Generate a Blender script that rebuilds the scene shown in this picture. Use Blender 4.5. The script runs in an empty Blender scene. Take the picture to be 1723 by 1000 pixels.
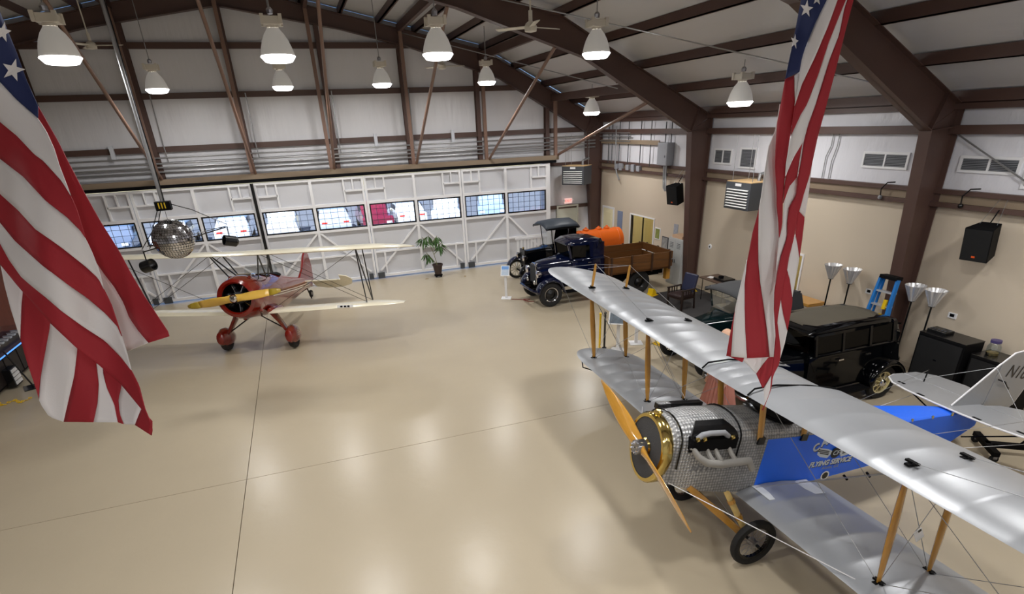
import bpy, bmesh, math, random
from mathutils import Vector as V, Matrix
random.seed(7)
pi = math.pi
scene = bpy.context.scene
COL = scene.collection

# ------------------------------------------------------------------ camera
FPX, PPX, PPY, CAMH = 938.8, 861.5, 672.5, 5.45
yaw, pit, rol = (math.radians(a) for a in (18.65, 26.30, 2.49))
fw = V((math.sin(yaw) * math.cos(pit), math.cos(yaw) * math.cos(pit), -math.sin(pit)))
rt = V((math.cos(yaw), -math.sin(yaw), 0))
dn = fw.cross(rt)
rt2 = rt * math.cos(rol) + dn * math.sin(rol)
dn2 = -rt * math.sin(rol) + dn * math.cos(rol)
cam = bpy.data.cameras.new('camera')
camo = bpy.data.objects.new('camera', cam)
COL.objects.link(camo)
m = Matrix((rt2, -dn2, -fw)).transposed().to_4x4()
m.translation = (0, 0, CAMH)
camo.matrix_world = m
cam.sensor_width = 36
cam.lens = FPX / 1723 * 36
cam.shift_y = (PPY - 500) / 1723
cam.clip_start = .05
cam.clip_end = 500
scene.camera = camo


def unproj(px, py, depth):
    """world point seen at a pixel, at a given depth along the optical axis"""
    return V((0, 0, CAMH)) + (rt2 * ((px - PPX) / FPX) + dn2 * ((py - PPY) / FPX) + fw) * depth


# ------------------------------------------------------------------ light
scene.view_settings.view_transform = 'Standard'
scene.view_settings.look = 'None'
scene.view_settings.exposure = 0
scene.view_settings.gamma = 1
world = bpy.data.worlds.new('world')
scene.world = world
world.use_nodes = True
nt = world.node_tree
sky = nt.nodes.new('ShaderNodeTexSky')
sky.sky_type = 'HOSEK_WILKIE'
sky.sun_direction = V((-.45, -.55, .7)).normalized()
sky.turbidity = 3
tint = nt.nodes.new('ShaderNodeMix')
tint.data_type = 'RGBA'
tint.blend_type = 'MULTIPLY'
tint.inputs[0].default_value = 1
tint.inputs[7].default_value = (.72, .9, 1.2, 1)
nt.links.new(sky.outputs[0], tint.inputs[6])
nt.links.new(tint.outputs[2], nt.nodes['Background'].inputs[0])
nt.nodes['Background'].inputs[1].default_value = 3.6
sun = bpy.data.lights.new('sun', 'SUN')
sun.energy = 11.0
sun.angle = .01
sun.color = (.84, .92, 1)
suno = bpy.data.objects.new('sun', sun)
COL.objects.link(suno)
suno.rotation_euler = V((.45, .55, -.7)).to_track_quat('-Z', 'Y').to_euler()
LAMP_W = 88


# ------------------------------------------------------------------ materials
def s(r, g, b):
    f = lambda c: (c / 255 / 12.92) if c <= 10 else ((c / 255 + .055) / 1.055) ** 2.4
    return (f(r), f(g), f(b), 1)


MATS = {}


def mat(name, col, rough=.5, metal=0, bump=0, bscale=20, var=0, vscale=3, stretch=None, coat=0, emit=0, ecol=None, spec=None, alpha=None):
    if name in MATS:
        return MATS[name]
    m = bpy.data.materials.new(name)
    m.use_nodes = True
    n = m.node_tree.nodes
    l = m.node_tree.links
    b = n['Principled BSDF']
    b.inputs['Base Color'].default_value = col
    b.inputs['Roughness'].default_value = rough
    b.inputs['Metallic'].default_value = metal
    if coat:
        b.inputs['Coat Weight'].default_value = coat
        b.inputs['Coat Roughness'].default_value = .04
    if spec is not None:
        b.inputs['Specular IOR Level'].default_value = spec
    if emit:
        b.inputs['Emission Color'].default_value = ecol or col
        b.inputs['Emission Strength'].default_value = emit
    if bump or var:
        tc = n.new('ShaderNodeTexCoord')
        mp = n.new('ShaderNodeMapping')
        l.new(tc.outputs['Object'], mp.inputs[0])
        if stretch:
            mp.inputs['Scale'].default_value = stretch
        if bump:
            t = n.new('ShaderNodeTexNoise')
            t.inputs['Scale'].default_value = bscale
            t.inputs['Detail'].default_value = 4
            l.new(mp.outputs[0], t.inputs[0])
            bp = n.new('ShaderNodeBump')
            bp.inputs['Strength'].default_value = bump
            bp.inputs['Distance'].default_value = .05
            l.new(t.outputs[0], bp.inputs['Height'])
            l.new(bp.outputs[0], b.inputs['Normal'])
        if var:
            t2 = n.new('ShaderNodeTexNoise')
            t2.inputs['Scale'].default_value = vscale
            t2.inputs['Detail'].default_value = 5
            l.new(mp.outputs[0], t2.inputs[0])
            mx = n.new('ShaderNodeMix')
            mx.data_type = 'RGBA'
            mx.inputs[6].default_value = tuple(c * (1 - var) for c in col[:3]) + (1,)
            mx.inputs[7].default_value = tuple(min(1, c * (1 + var)) for c in col[:3]) + (1,)
            l.new(t2.outputs[0], mx.inputs[0])
            l.new(mx.outputs[2], b.inputs['Base Color'])
    MATS[name] = m
    return m


def glass_mat(name, tint=(1, 1, 1, 1), refl=.08):
    if name in MATS:
        return MATS[name]
    m = bpy.data.materials.new(name)
    m.use_nodes = True
    n = m.node_tree.nodes
    l = m.node_tree.links
    n.remove(n['Principled BSDF'])
    tr = n.new('ShaderNodeBsdfTransparent')
    tr.inputs[0].default_value = tint
    gl = n.new('ShaderNodeBsdfGlossy')
    gl.inputs['Roughness'].default_value = .03
    mx = n.new('ShaderNodeMixShader')
    mx.inputs[0].default_value = refl
    l.new(tr.outputs[0], mx.inputs[1])
    l.new(gl.outputs[0], mx.inputs[2])
    l.new(mx.outputs[0], n['Material Output'].inputs[0])
    MATS[name] = m
    return m


FLOOR = mat('floor_epoxy', s(188, 175, 152), .26, 0, .06, 5, .05, .7, spec=.35)
BROWN = mat('brown_steel', s(84, 62, 55), .45, 0, .02, 30, .12, 2)
BROWN2 = mat('brown_pipe', s(126, 98, 84), .4, 0, 0, 1, .1, 3)
LINER = mat('white_liner', s(205, 205, 208), .42, 0, .35, 2.2, .03, 2, stretch=(1, .25, 1))
INSUL = mat('wall_insulation', s(222, 222, 226), .33, 0, .5, 1.6, .03, 2, stretch=(2.2, 2.2, .35))
INSUL2 = mat('side_insulation', s(222, 222, 228), .3, 0, .55, 2.2, .03, 2, stretch=(1, 1.6, .6))
BEIGE = mat('beige_wall', s(206, 192, 172), .7, 0, .03, 40, .03, 1)
TANB = mat('tan_beam', s(138, 121, 101), .6, 0, .02, 20, .15, 1.5)
WHITE = mat('white_paint', s(234, 234, 236), .45, 0, .02, 30, .02, 2)
WHITE2 = mat('white_skin', s(204, 205, 210), .5, 0, .03, 15, .03, 2)
BLACK = mat('black_paint', s(14, 14, 16), .25)
BLACKM = mat('black_matte', s(13, 13, 15), .6, spec=.1)
RUBBER = mat('rubber', s(24, 24, 25), .75, bump=.05, bscale=60)
GALV = mat('galvanised', s(165, 166, 168), .35, .7)
CHROME = mat('chrome', s(225, 225, 230), .08, 1)
STEEL = mat('steel', s(160, 160, 165), .3, 1)
GREYBOX = mat('grey_box', s(150, 152, 158), .5)
DKGREY = mat('dark_grey', s(66, 69, 74), .5)
GLASS = glass_mat('window_glass', (.97, .98, 1, 1), .06)
AUTOGL = glass_mat('car_glass', (.04, .05, .06, 1), .025)
CLEARGL = glass_mat('clear_glass', (.9, .93, .95, 1), .12)
YELLOW = mat('yellow_plastic', s(235, 195, 20), .4)
WOOD = mat('varnished_wood', s(190, 138, 58), .22, 0, .02, 8, .22, 5, stretch=(1, 6, 1), coat=.5)
WOODP = mat('propeller_wood', s(205, 150, 62), .16, 0, 0, 1, .2, 6, stretch=(8, 1, 1), coat=1)
WOODBED = mat('bed_wood', s(98, 62, 28), .4, 0, .1, 12, .45, 3, stretch=(.5, 6, 6), coat=.3)
WOODRED = mat('red_wood', s(112, 52, 30), .4, 0, .05, 8, .25, 2, stretch=(4, 4, .6))
SILVER = mat('silver_dope', s(168, 171, 176), .36, .35, .01, 30, .03, 2)
CREAM = mat('cream_fabric', s(236, 229, 206), .25, 0, 0, 1, .02, 2, coat=.3)
REDP = mat('red_lacquer', s(122, 24, 14), .14, 0, 0, 1, .04, 1, coat=.7)
BLUEF = mat('blue_fabric', s(30, 110, 250), .42, 0, .02, 40, .04, 2)
NAVY = mat('navy_lacquer', s(8, 16, 44), .1, 0, coat=.5, spec=.35)
GREENP = mat('green_lacquer', s(12, 30, 32), .12, coat=.5, spec=.35)
BLKLAC = mat('black_lacquer', s(4, 5, 7), .09, coat=.15, spec=.22)
ORANGE = mat('orange_paint', s(238, 108, 22), .35, bump=.05, bscale=12)
BRASS = mat('brass', s(216, 192, 118), .14, 1)
CREAMW = mat('cream_rim', s(228, 214, 160), .35)
ROOFGR = mat('roof_fabric', s(86, 80, 68), .85, bump=.15, bscale=60, var=.1)
SOFTTOP = mat('soft_top', s(62, 63, 66), .8, bump=.05, bscale=60)
CARPET = mat('dark_carpet', s(58, 56, 57), .95, bump=.3, bscale=90, var=.1, vscale=8)
FLAGR = mat('flag_red', s(158, 30, 42), .75, bump=.04, bscale=200)
FLAGW = mat('flag_white', s(226, 222, 222), .75, bump=.04, bscale=200)
FLAGB = mat('flag_blue', s(30, 42, 88), .75, bump=.04, bscale=200)
PINK = mat('pink_pleats', s(206, 140, 122), .8, var=.15, vscale=8)
SKIN = mat('peach_plastic', s(238, 190, 158), .35)
LEAF = mat('leaf_green', s(58, 92, 38), .45, var=.25, vscale=9)
STEMM = mat('stem', s(120, 120, 80), .7)
POT = mat('dark_pot', s(62, 48, 44), .6)
EMITL = mat('lamp_lens', s(255, 255, 255), .3, emit=14, ecol=(1, .98, .95, 1))
SHADE = mat('lamp_reflector', s(212, 209, 203), .35, emit=.12, ecol=(1, .97, .92, 1))
SHADEB = mat('lamp_ballast', s(214, 208, 196), .5)
FANW = mat('fan_white', s(215, 210, 198), .4)


def engine_turned():
    m = mat('engine_turned_metal', s(170, 170, 170), .3, .7)
    n = m.node_tree.nodes
    l = m.node_tree.links
    b = n['Principled BSDF']
    tc = n.new('ShaderNodeTexCoord')
    vo = n.new('ShaderNodeTexVoronoi')
    vo.inputs['Scale'].default_value = 24
    vo.inputs['Randomness'].default_value = .15
    l.new(tc.outputs['Object'], vo.inputs['Vector'])
    r = n.new('ShaderNodeMapRange')
    r.inputs[1].default_value = 0
    r.inputs[2].default_value = .7
    r.inputs[3].default_value = .1
    r.inputs[4].default_value = .8
    l.new(vo.outputs['Distance'], r.inputs[0])
    l.new(r.outputs[0], b.inputs['Roughness'])
    bp = n.new('ShaderNodeBump')
    bp.inputs['Strength'].default_value = .9
    bp.inputs['Distance'].default_value = .02
    l.new(vo.outputs['Distance'], bp.inputs['Height'])
    l.new(bp.outputs[0], b.inputs['Normal'])
    mx = n.new('ShaderNodeMix')
    mx.data_type = 'RGBA'
    mx.inputs[6].default_value = s(238, 238, 238)
    mx.inputs[7].default_value = s(104, 106, 110)
    l.new(r.outputs[0], mx.inputs[0])
    l.new(mx.outputs[2], b.inputs['Base Color'])
    return m


ETURN = engine_turned()


# ------------------------------------------------------------------ mesh helpers
class MB:
    def __init__(self, M=None):
        self.v = []
        self.f = []
        self.M = M or Matrix()

    def add(self, vs, fs):
        o = len(self.v)
        self.v += [self.M @ V(p) for p in vs]
        self.f += [tuple(i + o for i in f) for f in fs]
        return self

    def box(self, a, b, R=None):
        x0, y0, z0 = a
        x1, y1, z1 = b
        vs = [V(p) for p in ((x0, y0, z0), (x1, y0, z0), (x1, y1, z0), (x0, y1, z0), (x0, y0, z1), (x1, y0, z1), (x1, y1, z1), (x0, y1, z1))]
        if R is not None:
            vs = [R @ p for p in vs]
        return self.add(vs, [(0, 3, 2, 1), (4, 5, 6, 7), (0, 1, 5, 4), (1, 2, 6, 5), (2, 3, 7, 6), (3, 0, 4, 7)])

    def cbox(self, c, sz, R=None):
        h = V(sz) / 2
        T = Matrix.Translation(c)
        if R is not None:
            T = T @ R
        return self.box(-h, h, T)

    def beam(self, p, q, w, h, up=(0, 0, 1)):
        p, q = V(p), V(q)
        d = (q - p)
        L = d.length
        d.normalize()
        u = V(up)
        if abs(u.dot(d)) > .98:
            u = V((1, 0, 0))
        sd = d.cross(u).normalized()
        u = sd.cross(d)
        R = Matrix((d, sd, u)).transposed().to_4x4()
        R.translation = p
        return self.box((0, -w / 2, -h / 2), (L, w / 2, h / 2), R)

    def ringloft(self, rings, closed=True, caps=True, loop=False):
        n = len(rings[0])
        vs = [p for r in rings for p in r]
        fs = []
        k = len(rings)
        for i in range(k if loop else k - 1):
            j = (i + 1) % k
            for a in range(n if closed else n - 1):
                b = (a + 1) % n
                fs.append((i * n + a, i * n + b, j * n + b, j * n + a))
        if caps and not loop:
            fs.append(tuple(range(n))[::-1])
            fs.append(tuple((k - 1) * n + a for a in range(n)))
        return self.add(vs, fs)

    def path(self, pts, r, n=8, caps=True, loop=False):
        pts = [V(p) for p in pts]
        rs = r if isinstance(r, (list, tuple)) else [r] * len(pts)
        rings = []
        k = len(pts)
        u = None
        for i, p in enumerate(pts):
            if loop:
                d = pts[(i + 1) % k] - pts[i - 1]
            else:
                d = pts[min(i + 1, k - 1)] - pts[max(i - 1, 0)]
            d.normalize()
            if u is None:
                u = d.orthogonal().normalized()
            else:
                u = (u - d * u.dot(d)).normalized()
            w = d.cross(u)
            rings.append([p + (u * math.cos(t) + w * math.sin(t)) * rs[i] for t in (2 * pi * a / n for a in range(n))])
        return self.ringloft(rings, True, caps, loop)

    def tube(self, p, q, r, r2=None, n=8):
        return self.path([p, q], [r, r if r2 is None else r2], n)

    def lathe(self, prof, c=(0, 0, 0), ax=(0, 0, 1), n=24, caps=False, loop=False):
        ax = V(ax).normalized()
        u = ax.orthogonal().normalized()
        w = ax.cross(u)
        c = V(c)
        rings = [[c + ax * z + (u * math.cos(t) + w * math.sin(t)) * max(r, 1e-4) for t in (2 * pi * a / n for a in range(n))] for r, z in prof]
        return self.ringloft(rings, True, caps, loop)

    def prism(self, poly, a, b, ax='y'):
        """polygon in the plane across ax, extruded from a to b"""
        def P(p, t):
            return {'y': (p[0], t, p[1]), 'x': (t, p[0], p[1]), 'z': (p[0], p[1], t)}[ax]
        n = len(poly)
        vs = [P(p, a) for p in poly] + [P(p, b) for p in poly]
        fs = [tuple(range(n)), tuple(range(n, 2 * n))[::-1]]
        fs += [(i, i + n, (i + 1) % n + n, (i + 1) % n) for i in range(n)]
        return self.add(vs, fs)

    def sphere(self, c, r, n=16, sc=(1, 1, 1)):
        rings = []
        for i in range(1, n // 2):
            ph = pi * i / (n // 2)
            rings.append([V(c) + V((math.sin(ph) * math.cos(t) * r * sc[0], math.sin(ph) * math.sin(t) * r * sc[1], math.cos(ph) * r * sc[2])) for t in (2 * pi * a / n for a in range(n))])
        return self.ringloft(rings)

    def grid(self, rows):
        n = len(rows[0])
        vs = [p for r in rows for p in r]
        fs = [(i * n + a, i * n + a + 1, (i + 1) * n + a + 1, (i + 1) * n + a) for i in range(len(rows) - 1) for a in range(n - 1)]
        return self.add(vs, fs)

    def build(self, name, mat, parent=None, smooth=False, bevel=0, solid=0, sub=0, auto=None):
        me = bpy.data.meshes.new(name)
        me.from_pydata([tuple(p) for p in self.v], [], self.f)
        bm = bmesh.new()
        bm.from_mesh(me)
        bmesh.ops.remove_doubles(bm, verts=bm.verts, dist=1e-5)
        bmesh.ops.recalc_face_normals(bm, faces=bm.faces)
        bm.to_mesh(me)
        bm.free()
        me.materials.append(mat)
        if smooth:
            me.polygons.foreach_set('use_smooth', [True] * len(me.polygons))
            if smooth != 2:
                me.set_sharp_from_angle(angle=math.radians(40))
        o = bpy.data.objects.new(name, me)
        COL.objects.link(o)
        if parent:
            o.parent = parent
        if solid:
            md = o.modifiers.new('solid', 'SOLIDIFY')
            md.thickness = solid
            md.offset = 0
        if bevel:
            md = o.modifiers.new('bevel', 'BEVEL')
            md.width = bevel
            md.segments = 2
            md.limit_method = 'ANGLE'
        if sub:
            md = o.modifiers.new('sub', 'SUBSURF')
            md.levels = md.render_levels = sub
        return o


def tag(o, label, cat, group=None):
    o['label'] = label
    o['category'] = cat
    if group:
        o['group'] = group
    return o


def struct(o, label=None):
    o['kind'] = 'structure'
    if label:
        o['label'] = label
    return o


def empty(name, loc=(0, 0, 0), rz=0):
    o = bpy.data.objects.new(name, None)
    o.empty_display_size = .1
    COL.objects.link(o)
    o.location = loc
    o.rotation_euler = (0, 0, rz)
    return o


def thing(name, label, cat, loc=(0, 0, 0), rz=0, group=None):
    return tag(empty(name, loc, rz), label, cat, group)


def copytree(o, parent=None):
    c = o.copy()
    COL.objects.link(c)
    c.parent = parent
    for ch in list(o.children):
        copytree(ch, c)
    return c


def text(name, body, size, mat, M, parent, extrude=.001, align='CENTER', shear=0, spacing=1, bold=0):
    cu = bpy.data.curves.new(name, 'FONT')
    cu.body = body
    cu.size = size
    cu.extrude = extrude
    cu.offset = bold
    cu.align_x = align
    cu.align_y = 'CENTER'
    cu.shear = shear
    cu.space_character = spacing
    t = bpy.data.objects.new(name, cu)
    COL.objects.link(t)
    dg = bpy.context.evaluated_depsgraph_get()
    me = bpy.data.meshes.new_from_object(t.evaluated_get(dg))
    bpy.data.objects.remove(t)
    bpy.data.curves.remove(cu)
    me.materials.clear()
    me.materials.append(mat)
    me.transform(M)
    o = bpy.data.objects.new(name, me)
    COL.objects.link(o)
    if parent:
        o.parent = parent
    return o


def frame3(o, x, y):
    """matrix with given origin, text x axis, text y axis"""
    x = V(x).normalized()
    y = V(y)
    y = (y - x * x.dot(y)).normalized()
    z = x.cross(y)
    M = Matrix((x, y, z)).transposed().to_4x4()
    M.translation = o
    return M


# ------------------------------------------------------------------ building shell
XW, XR = 12.57, -1.5                 # right wall, ridge
XL = 2 * XR - XW                     # left wall
YB, YE = -7.0, 23.85                 # back and end wall
YD = 23.2                            # hangar door plane
TOP = [(-1.5, 9.85), (7.3, 8.0), (12.5, 5.42)]
BOT = [(-1.5, 9.21), (2.25, 8.6), (4.5, 8.1), (8.05, 7.02), (11.77, 5.0)]


def interp(pl, x):
    x = XR + abs(x - XR)
    for (x0, z0), (x1, z1) in zip(pl, pl[1:]):
        if x <= x1 or (x1, z1) == pl[-1]:
            return z0 + (z1 - z0) * (x - x0) / (x1 - x0)


def mir(pl):
    return [(2 * XR - x, z) for x, z in reversed(pl[1:])] + pl


def floor_slabs():
    root = struct(empty('floor'), 'beige epoxy coated concrete floor with saw cut joints')
    MB().box((XL - .2, YB, -.3), (XW + .2, YE + .1, -.03)).build('floor_base', mat('joint_dark', s(70, 60, 50), .9), root)
    xs = [XL, -9.5, -1.84, XW + .12]
    ys = [YB, 1.75, 9.38, YE]
    g = .006
    for i in range(3):
        for j in range(3):
            MB().box((xs[i] + g, ys[j] + g, -.05), (xs[i + 1] - g, ys[j + 1] - g, 0)).build('slab', FLOOR, root)


floor_slabs()


def ceiling():
    root = struct(empty('ceiling'), 'white insulated metal roof on brown purlins')
    for sgn in (1, -1):
        for k in range(2):
            (x0, z0), (x1, z1) = TOP[k], TOP[k + 1]
            if k == 1:
                x1, z1 = XW + .05, z1 - .04
            X = lambda x: x if sgn > 0 else 2 * XR - x
            MB().add([(X(x0), YB, z0 + .22), (X(x1), YB, z1 + .22), (X(x1), YE, z1 + .22), (X(x0), YE, z0 + .22)], [(0, 1, 2, 3)]).build('liner_sheet', LINER, root, solid=.03)
        for i in range(11):
            x = 12.4 - 1.26 * i
            z = interp(TOP, x) + .11
            xx = x if sgn > 0 else 2 * XR - x
            mb = MB()
            mb.box((xx - .035, YB, z - .11), (xx + .035, YE, z + .10))
            mb.box((xx - .035, YB, z - .11), (xx + .035 + .05 * sgn, YE, z - .095))
            mb.build('purlin', BROWN, root)


ceiling()


def steel_frame(y, n):
    root = struct(empty('steel_frame'), 'brown tapered steel portal frame of the hangar')
    top = mir(TOP)
    bot = mir(BOT)
    # web
    MB().prism(top + bot[::-1], y - .012, y + .012).build('rafter_web', BROWN, root)
    for nm, pl, dz in (('rafter_top_flange', top, -.012), ('rafter_bottom_flange', bot, .0)):
        mb = MB()
        for (x0, z0), (x1, z1) in zip(pl, pl[1:]):
            mb.add([(x0, y - .13, z0 + dz), (x1, y - .13, z1 + dz), (x1, y + .13, z1 + dz), (x0, y + .13, z0 + dz), (x0, y - .13, z0 + dz + .018), (x1, y - .13, z1 + dz + .018), (x1, y + .13, z1 + dz + .018), (x0, y + .13, z0 + dz + .018)], [(0, 3, 2, 1), (4, 5, 6, 7), (0, 1, 5, 4), (1, 2, 6, 5), (2, 3, 7, 6), (3, 0, 4, 7)])
        mb.build(nm, BROWN, root)
    for sg in (1, -1):
        X = lambda x: x if sg > 0 else 2 * XR - x
        mb = MB()
        mb.prism([(X(12.16), 0), (X(12.5), 0), (X(12.5), 5.4), (X(11.77), 5.0)], y - .012, y + .012)
        mb.beam((X(12.5), y, 0), (X(12.5), y, 5.4), .26, .02, up=(1, 0, 0))
        mb.beam((X(12.16), y, 0), (X(11.77), y, 5.0), .26, .02, up=(1, 0, 0))
        mb.beam((X(11.77), y, 5.0), (X(12.5), y, 5.06), .22, .02)
        mb.beam((X(11.77), y, 5.0), (X(12.02), y, 5.66), .22, .02, up=(1, 0, 0))
        mb.build('column', BROWN, root)
        # flange brace up to a purlin
        mb = MB()
        mb.beam((X(11.6), y + .1, 5.15), (X(11.15), y + .75, interp(TOP, 11.15)), .05, .05)
        mb.beam((X(9.2), y + .1, 6.4), (X(9.2), y + .8, interp(TOP, 9.2)), .05, .05)
        mb.build('flange_brace', BROWN, root)
    return root


for i, y in enumerate((23.6, 16.37, 8.72, 1.07, -6.6)):
    steel_frame(y, i)


def end_wall():
    root = struct(empty('wall_back'), 'white insulated end wall above the hangar doors')
    prof = [(x, z + .2) for x, z in mir(TOP)]
    DX0, DX1, DZ = -9.4, 9.83, 3.95
    zt = lambda x: interp(TOP, x) + .2
    # panels around the door opening, as vertical bays between the columns
    xs = [XL, DX0, -7.4, -4.45, -1.5, 1.48, 4.25, 7.1, DX1, XW + .1]
    for a, b in zip(xs, xs[1:]):
        z0 = 0 if (b <= DX0 or a >= DX1) else DZ
        mids = [a] + [x for x, _ in mir(TOP) if a < x < b] + [b]
        poly = [(a, z0), (b, z0)] + [(x, zt(x)) for x in mids[::-1]]
        MB().prism(poly, YE, YE + .1).build('insulation_panel', INSUL, root)
    for x in (-13.2, -10.3, -7.4, -4.45, -1.5, 1.48, 4.25, 7.1, 10.03):
        zc = interp(BOT, x) + .1
        mb = MB()
        mb.box((x - .01, YE - .24, DZ if DX0 < x < DX1 else 0), (x + .01, YE - .02, zc))
        mb.box((x - .08, YE - .25, DZ if DX0 < x < DX1 else 0), (x + .08, YE - .235, zc))
        mb.box((x - .08, YE - .03, DZ if DX0 < x < DX1 else 0), (x + .08, YE - .015, zc))
        mb.build('wall_column', BROWN, root)
    for z in (8.15, 6.72, 5.12):
        # girt clipped by the roof slope
        xr = 12.4
        while interp(TOP, xr) < z + .2 and xr > 0:
            xr -= .05
        mb = MB()
        mb.box((2 * XR - xr, YE - .13, z - .09), (xr, YE - .01, z + .09))
        mb.build('girt', BROWN, root)
    MB().box((DX1, YE - .12, 1.98), (XW, YE - .01, 2.12)).build('girt', BROWN, root)
    MB().box((DX1, YE - .12, 3.75), (XW, YE - .01, 3.87)).build('girt', BROWN, root)
    MB().box((DX1 - .02, YD - .04, 0), (DX1 + .1, YE, 3.95)).build('door_jamb', WHITE, root)
    # header beam and track over the doors
    MB().box((-9.6, YD - .02, 4.03), (10.35, YD + .2, 4.2)).build('header_beam', TANB, root)
    MB().box((-9.6, YD - .08, 3.92), (10.2, YD + .12, 4.03)).build('door_track', BLACKM, root)
    MB().box((-9.6, YD + .2, 3.93), (10.35, YE, 3.97)).build('header_soffit', WHITE2, root)
    for z in (4.42, 4.56, 4.68, 4.86):
        MB().tube((-9.5, YE - .32, z), (12.2, YE - .32, z), .028, n=8).build('conduit', GALV, root, smooth=True)
    for x in (-5.7, 3.0, 6.0):
        MB().cbox((x, YE - .2, 5.1), (.12, .1, .42)).build('junction_box', mat('pale_box', s(205, 208, 216), .5), root)
    for x in (-4.1, -1.2, 1.65, 4.42, 7.3):
        MB().path([(x, YE - .3, 6.75), (x, YE - .3, 6.3), (x - .02, YE - .3, 5.2), (x, YE - .3, 4.7)], .02, 6).build('conduit_drop', GALV, root)


end_wall()


def hangers():
    """posts over the door header and raking pipes back to the next frame"""
    for i, (x, zt) in enumerate(((10.22, 6.0), (7.22, 7.2), (4.27, 7.95), (1.2, 8.55), (-1.52, 9.2), (-4.5, 8.5))):
        nm = ('first', 'second', 'third', 'fourth', 'fifth', 'sixth')[i]
        r = struct(empty('trim_%d' % (i + 1), (0, 0, 0)), 'brown post and raking pipe brace over the hangar door, %s from the right' % nm)
        z2 = interp(BOT, x)
        MB().box((x - .06, YD - .02, 4.2), (x + .06, YD + .1, z2 + .35)).build('post', BROWN2, r)
        MB().tube((x + .1, YD, 4.22), (x + .02, 16.45, z2 + .02), .05, n=10).build('raking_pipe', BROWN2, r, smooth=True)
        MB().box((x - .06, 16.4, z2 + .35), (x + .06, 23.55, z2 + .6)).build('strut_beam', BROWN, r)


hangers()


def hangar_door(n, x0, x1):
    root = struct(empty('door_%d' % n, (0, 0, 0)), 'white framed sliding hangar door leaf with a strip of wire glass windows')
    y = YD
    xm = (x0 + x1) / 2
    ZS, ZH, ZT = 2.02, 2.93, 3.9
    MB().box((x0 + .02, y + .05, .06), (x1 - .02, y + .07, ZS)).build('lower_skin', WHITE2, root)
    MB().box((x0 + .02, y + .05, ZH), (x1 - .02, y + .07, ZT)).build('upper_skin', WHITE2, root)

    def post(x, z0, z1, w=.08, nm='post'):
        MB().box((x - w / 2, y - .05, z0), (x + w / 2, y + .05, z1)).build(nm, WHITE, root)

    def rail(a, b, z, h=.08, nm='rail'):
        MB().box((a, y - .05, z - h / 2), (b, y + .05, z + h / 2)).build(nm, WHITE, root)
    post(x0 + .05, .05, ZT)
    post(x1 - .05, .05, ZT)
    post(xm, .05, ZT, .1)
    for z, h in ((.1, .1), (ZS, .09), (ZH + .02, .1), (ZT - .04, .08)):
        rail(x0 + .09, xm - .05, z, h)
        rail(xm + .05, x1 - .09, z, h)
    for sg, xe in ((1, x0 + .09), (-1, x1 - .09)):
        xa = xe + sg * .66
        post(xa, ZH + .07, ZT - .08, .06)
        rail(min(xe, xa), max(xe, xa), 3.42, .06)
        post(xe + sg * .33, 3.45, ZT - .08, .05)
        MB().beam((xm - sg * .06, y, ZS - .05), (xe + sg * .1, y, .3), .06, .07).build('brace', WHITE, root)
        rail(min(xe, xm - sg * .05), max(xe, xm - sg * .05), 1.05, .06)
        post(xe + sg * .34, .15, 1.02, .06)
        MB().box((xe - .05, y - .12, .02), (xe + .22 * sg + .0, y - .05, .24)).build('roller_box', DKGREY, root)
    for a, b in ((x0 + .09, xm - .05), (xm + .05, x1 - .09)):
        z0, z1 = ZS + .045, ZH - .03
        mb = MB()
        t = .05
        mb.box((a, y - .03, z0), (b, y + .03, z0 + t)).box((a, y - .03, z1 - t), (b, y + .03, z1)).box((a, y - .03, z0 + t), (a + t, y + .03, z1 - t)).box((b - t, y - .03, z0 + t), (b, y + .03, z1 - t))
        fr = mb.build('window_frame', BLACK, root)
        MB().box((a + t, y - .004, z0 + t), (b - t, y + .004, z1 - t)).build('pane', GLASS, fr)
        for i in range(1, 7):
            x = a + (b - a) * i / 7
            MB().box((x - .006, y - .012, z0 + t), (x + .006, y + .012, z1 - t)).build('muntin', BLACK, fr)
        for i in range(1, 4):
            z = z0 + (z1 - z0) * i / 4
            MB().box((a + t, y - .01, z - .006), (b - t, y + .01, z + .006)).build('muntin', BLACK, fr)


for i, (a, b) in enumerate(((6.08, 9.83), (2.27, 6.08), (-1.6, 2.27), (-5.5, -1.66), (-9.38, -5.5))):
    hangar_door(i + 1, a, b)
struct(MB().lathe([(.055, 0), (.055, 3.9)], (-1.63, YD - .12, 0), n=14, caps=True).build('trim_7', BLACK, smooth=True), 'glossy black round post where two hangar door leaves meet')


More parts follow.
